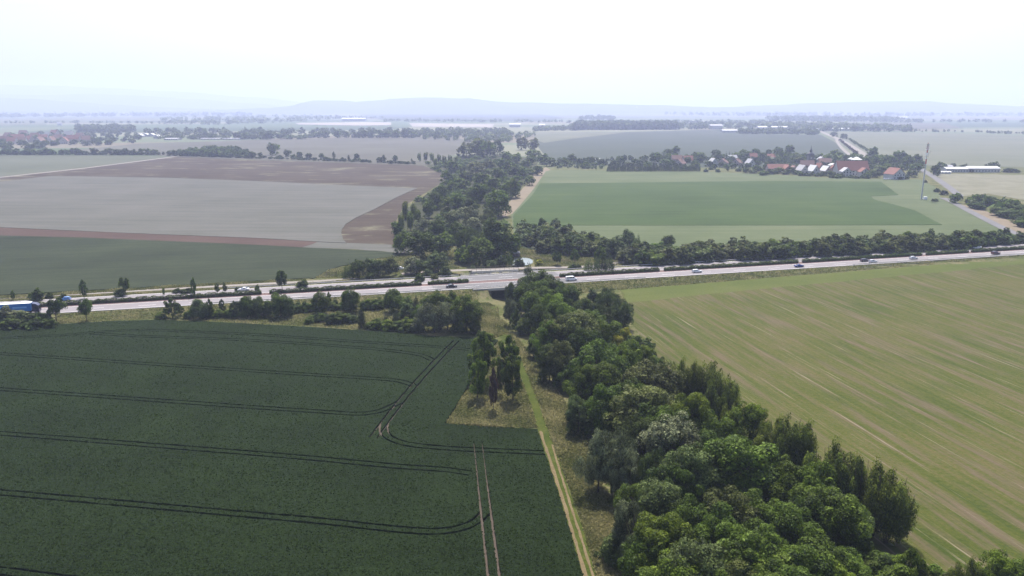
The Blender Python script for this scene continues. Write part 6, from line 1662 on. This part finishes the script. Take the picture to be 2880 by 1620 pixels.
# ------------------------------------------------------------------ mast and pylons
def mast():
    c = P(2591, 561, 0)
    root = empty('phone_mast', c)
    red = col_mat('signal_red', (0.42, 0.05, 0.03), .5); wh = col_mat('signal_white', (0.72, 0.72, 0.72), .5); gr = col_mat('mast_grey', (0.42, 0.42, 0.44), .6)
    H_ = 46.0
    def seg(nm, z0, z1, m_, r0, r1): MB().tube((0, 0, z0), (0, 0, z1), r0, r1, 12).build(nm, m_, root)
    seg('pole', 0, 29, gr, .55, .4)
    seg('band', 29, 33, red, .45, .42)
    seg('band', 33, 38, wh, .42, .4)
    seg('band', 38, 42, red, .45, .4)
    seg('band', 42, H_, red, .3, .2)
    for z in (35.5, 40.5):
        MB().lathe((0, 0, z), [(0, .5), (.05, 1.5), (.2, 1.5), (.25, .5)], 12).build('platform', gr, root)
    for z, n, r in ((36.6, 6, 1.2), (41.5, 3, .9), (44.2, 3, .7)):
        for i in range(n):
            a = 2 * math.pi * i / n
            x, y = r * math.cos(a), r * math.sin(a)
            MB().box(x - .22, x + .22, y - .15, y + .15, z - 1.1, z + 1.1).build('antenna_panel', wh if z < 40 else gr, root)
    MB().box(0, 2.8, -.1, .1, 37.9, 38.1).box(2.6, 2.8, -.1, .1, 37.9, 40).build('antenna_arm', gr, root)
    MB().box(2, 4.5, -1, 1.2, 0, 2.2).build('equipment_cabinet', wh, root)
    tag(root, 'tall phone mast, grey below with red and white bands', 'mast')
mast()
def pylon_mesh():
    mb = MB()
    H_ = 1.0; 
    def w(z): return 0.085 * (1 - z) ** 1.4 + 0.012
    zs = [0, .22, .42, .58, .7, .82, 1.0]
    for i in range(len(zs) - 1):
        a, b = w(zs[i]), w(zs[i+1])
        for sx, sy in ((-1, -1), (1, -1), (1, 1), (-1, 1)):
            mb.tube((sx*a, sy*a, zs[i]), (sx*b, sy*b, zs[i+1]), .006, .006, 4, False)
        mb.tube((-a, -a, zs[i]), (b, -b, zs[i+1]), .004, .004, 4, False); mb.tube((a, -a, zs[i]), (-b, -b, zs[i+1]), .004, .004, 4, False)
        mb.tube((-a, a, zs[i]), (b, b, zs[i+1]), .004, .004, 4, False)
    me = mb.mesh('lattice'); me.materials.append(M['steel'])
    ar = MB()
    for z, l in ((.62, .16), (.75, .22), (.88, .14)):
        ar.add([(-l, 0, z), (l, 0, z), (0, 0, z + .035), (0, .012, z), (0, -.012, z)], [(0, 3, 2), (0, 2, 4), (1, 2, 3), (1, 4, 2), (0, 4, 1, 3)])
    am = ar.mesh('arm'); am.materials.append(M['steel'])
    return me, am
PM, PA = pylon_mesh()
pls = [(283, 317), (590, 318), (857, 318), (1052, 318), (1298, 318), (1478, 317), (1644, 318), (1790, 318), (2225, 316)]
for i, (u, v) in enumerate(pls):
    c = P(u, v, 0)
    root = empty('power_pylon', c, 0.3, (80, 80, 80))
    put('lattice', PM, root); put('arm', PA, root)
    tag(root, f'faint lattice power pylon on the hazy plain, {ordinal(i + 1)} from the left', 'pylon', 'power pylons')

# ------------------------------------------------------------------ haze over the whole plain
def haze():
    mb = MB().box(-16000, 16000, -400, 18500, -12, 560)
    m = bpy.data.materials.new('summer_haze'); m.use_nodes = True
    nt = m.node_tree
    for n in list(nt.nodes):
        if n.type != 'OUTPUT_MATERIAL': nt.nodes.remove(n)
    pv = nt.nodes.new('ShaderNodeVolumePrincipled')
    pv.inputs['Color'].default_value = (0.61, 0.69, 1.0, 1)
    pv.inputs['Density'].default_value = HAZE_DENSITY
    pv.inputs['Anisotropy'].default_value = 0.35
    nt.links.new(pv.outputs[0], nt.nodes['Material Output'].inputs['Volume'])
    o = mb.build('haze', m)
    tag(o, 'thin blue summer haze over the whole plain', kind='stuff')
haze()
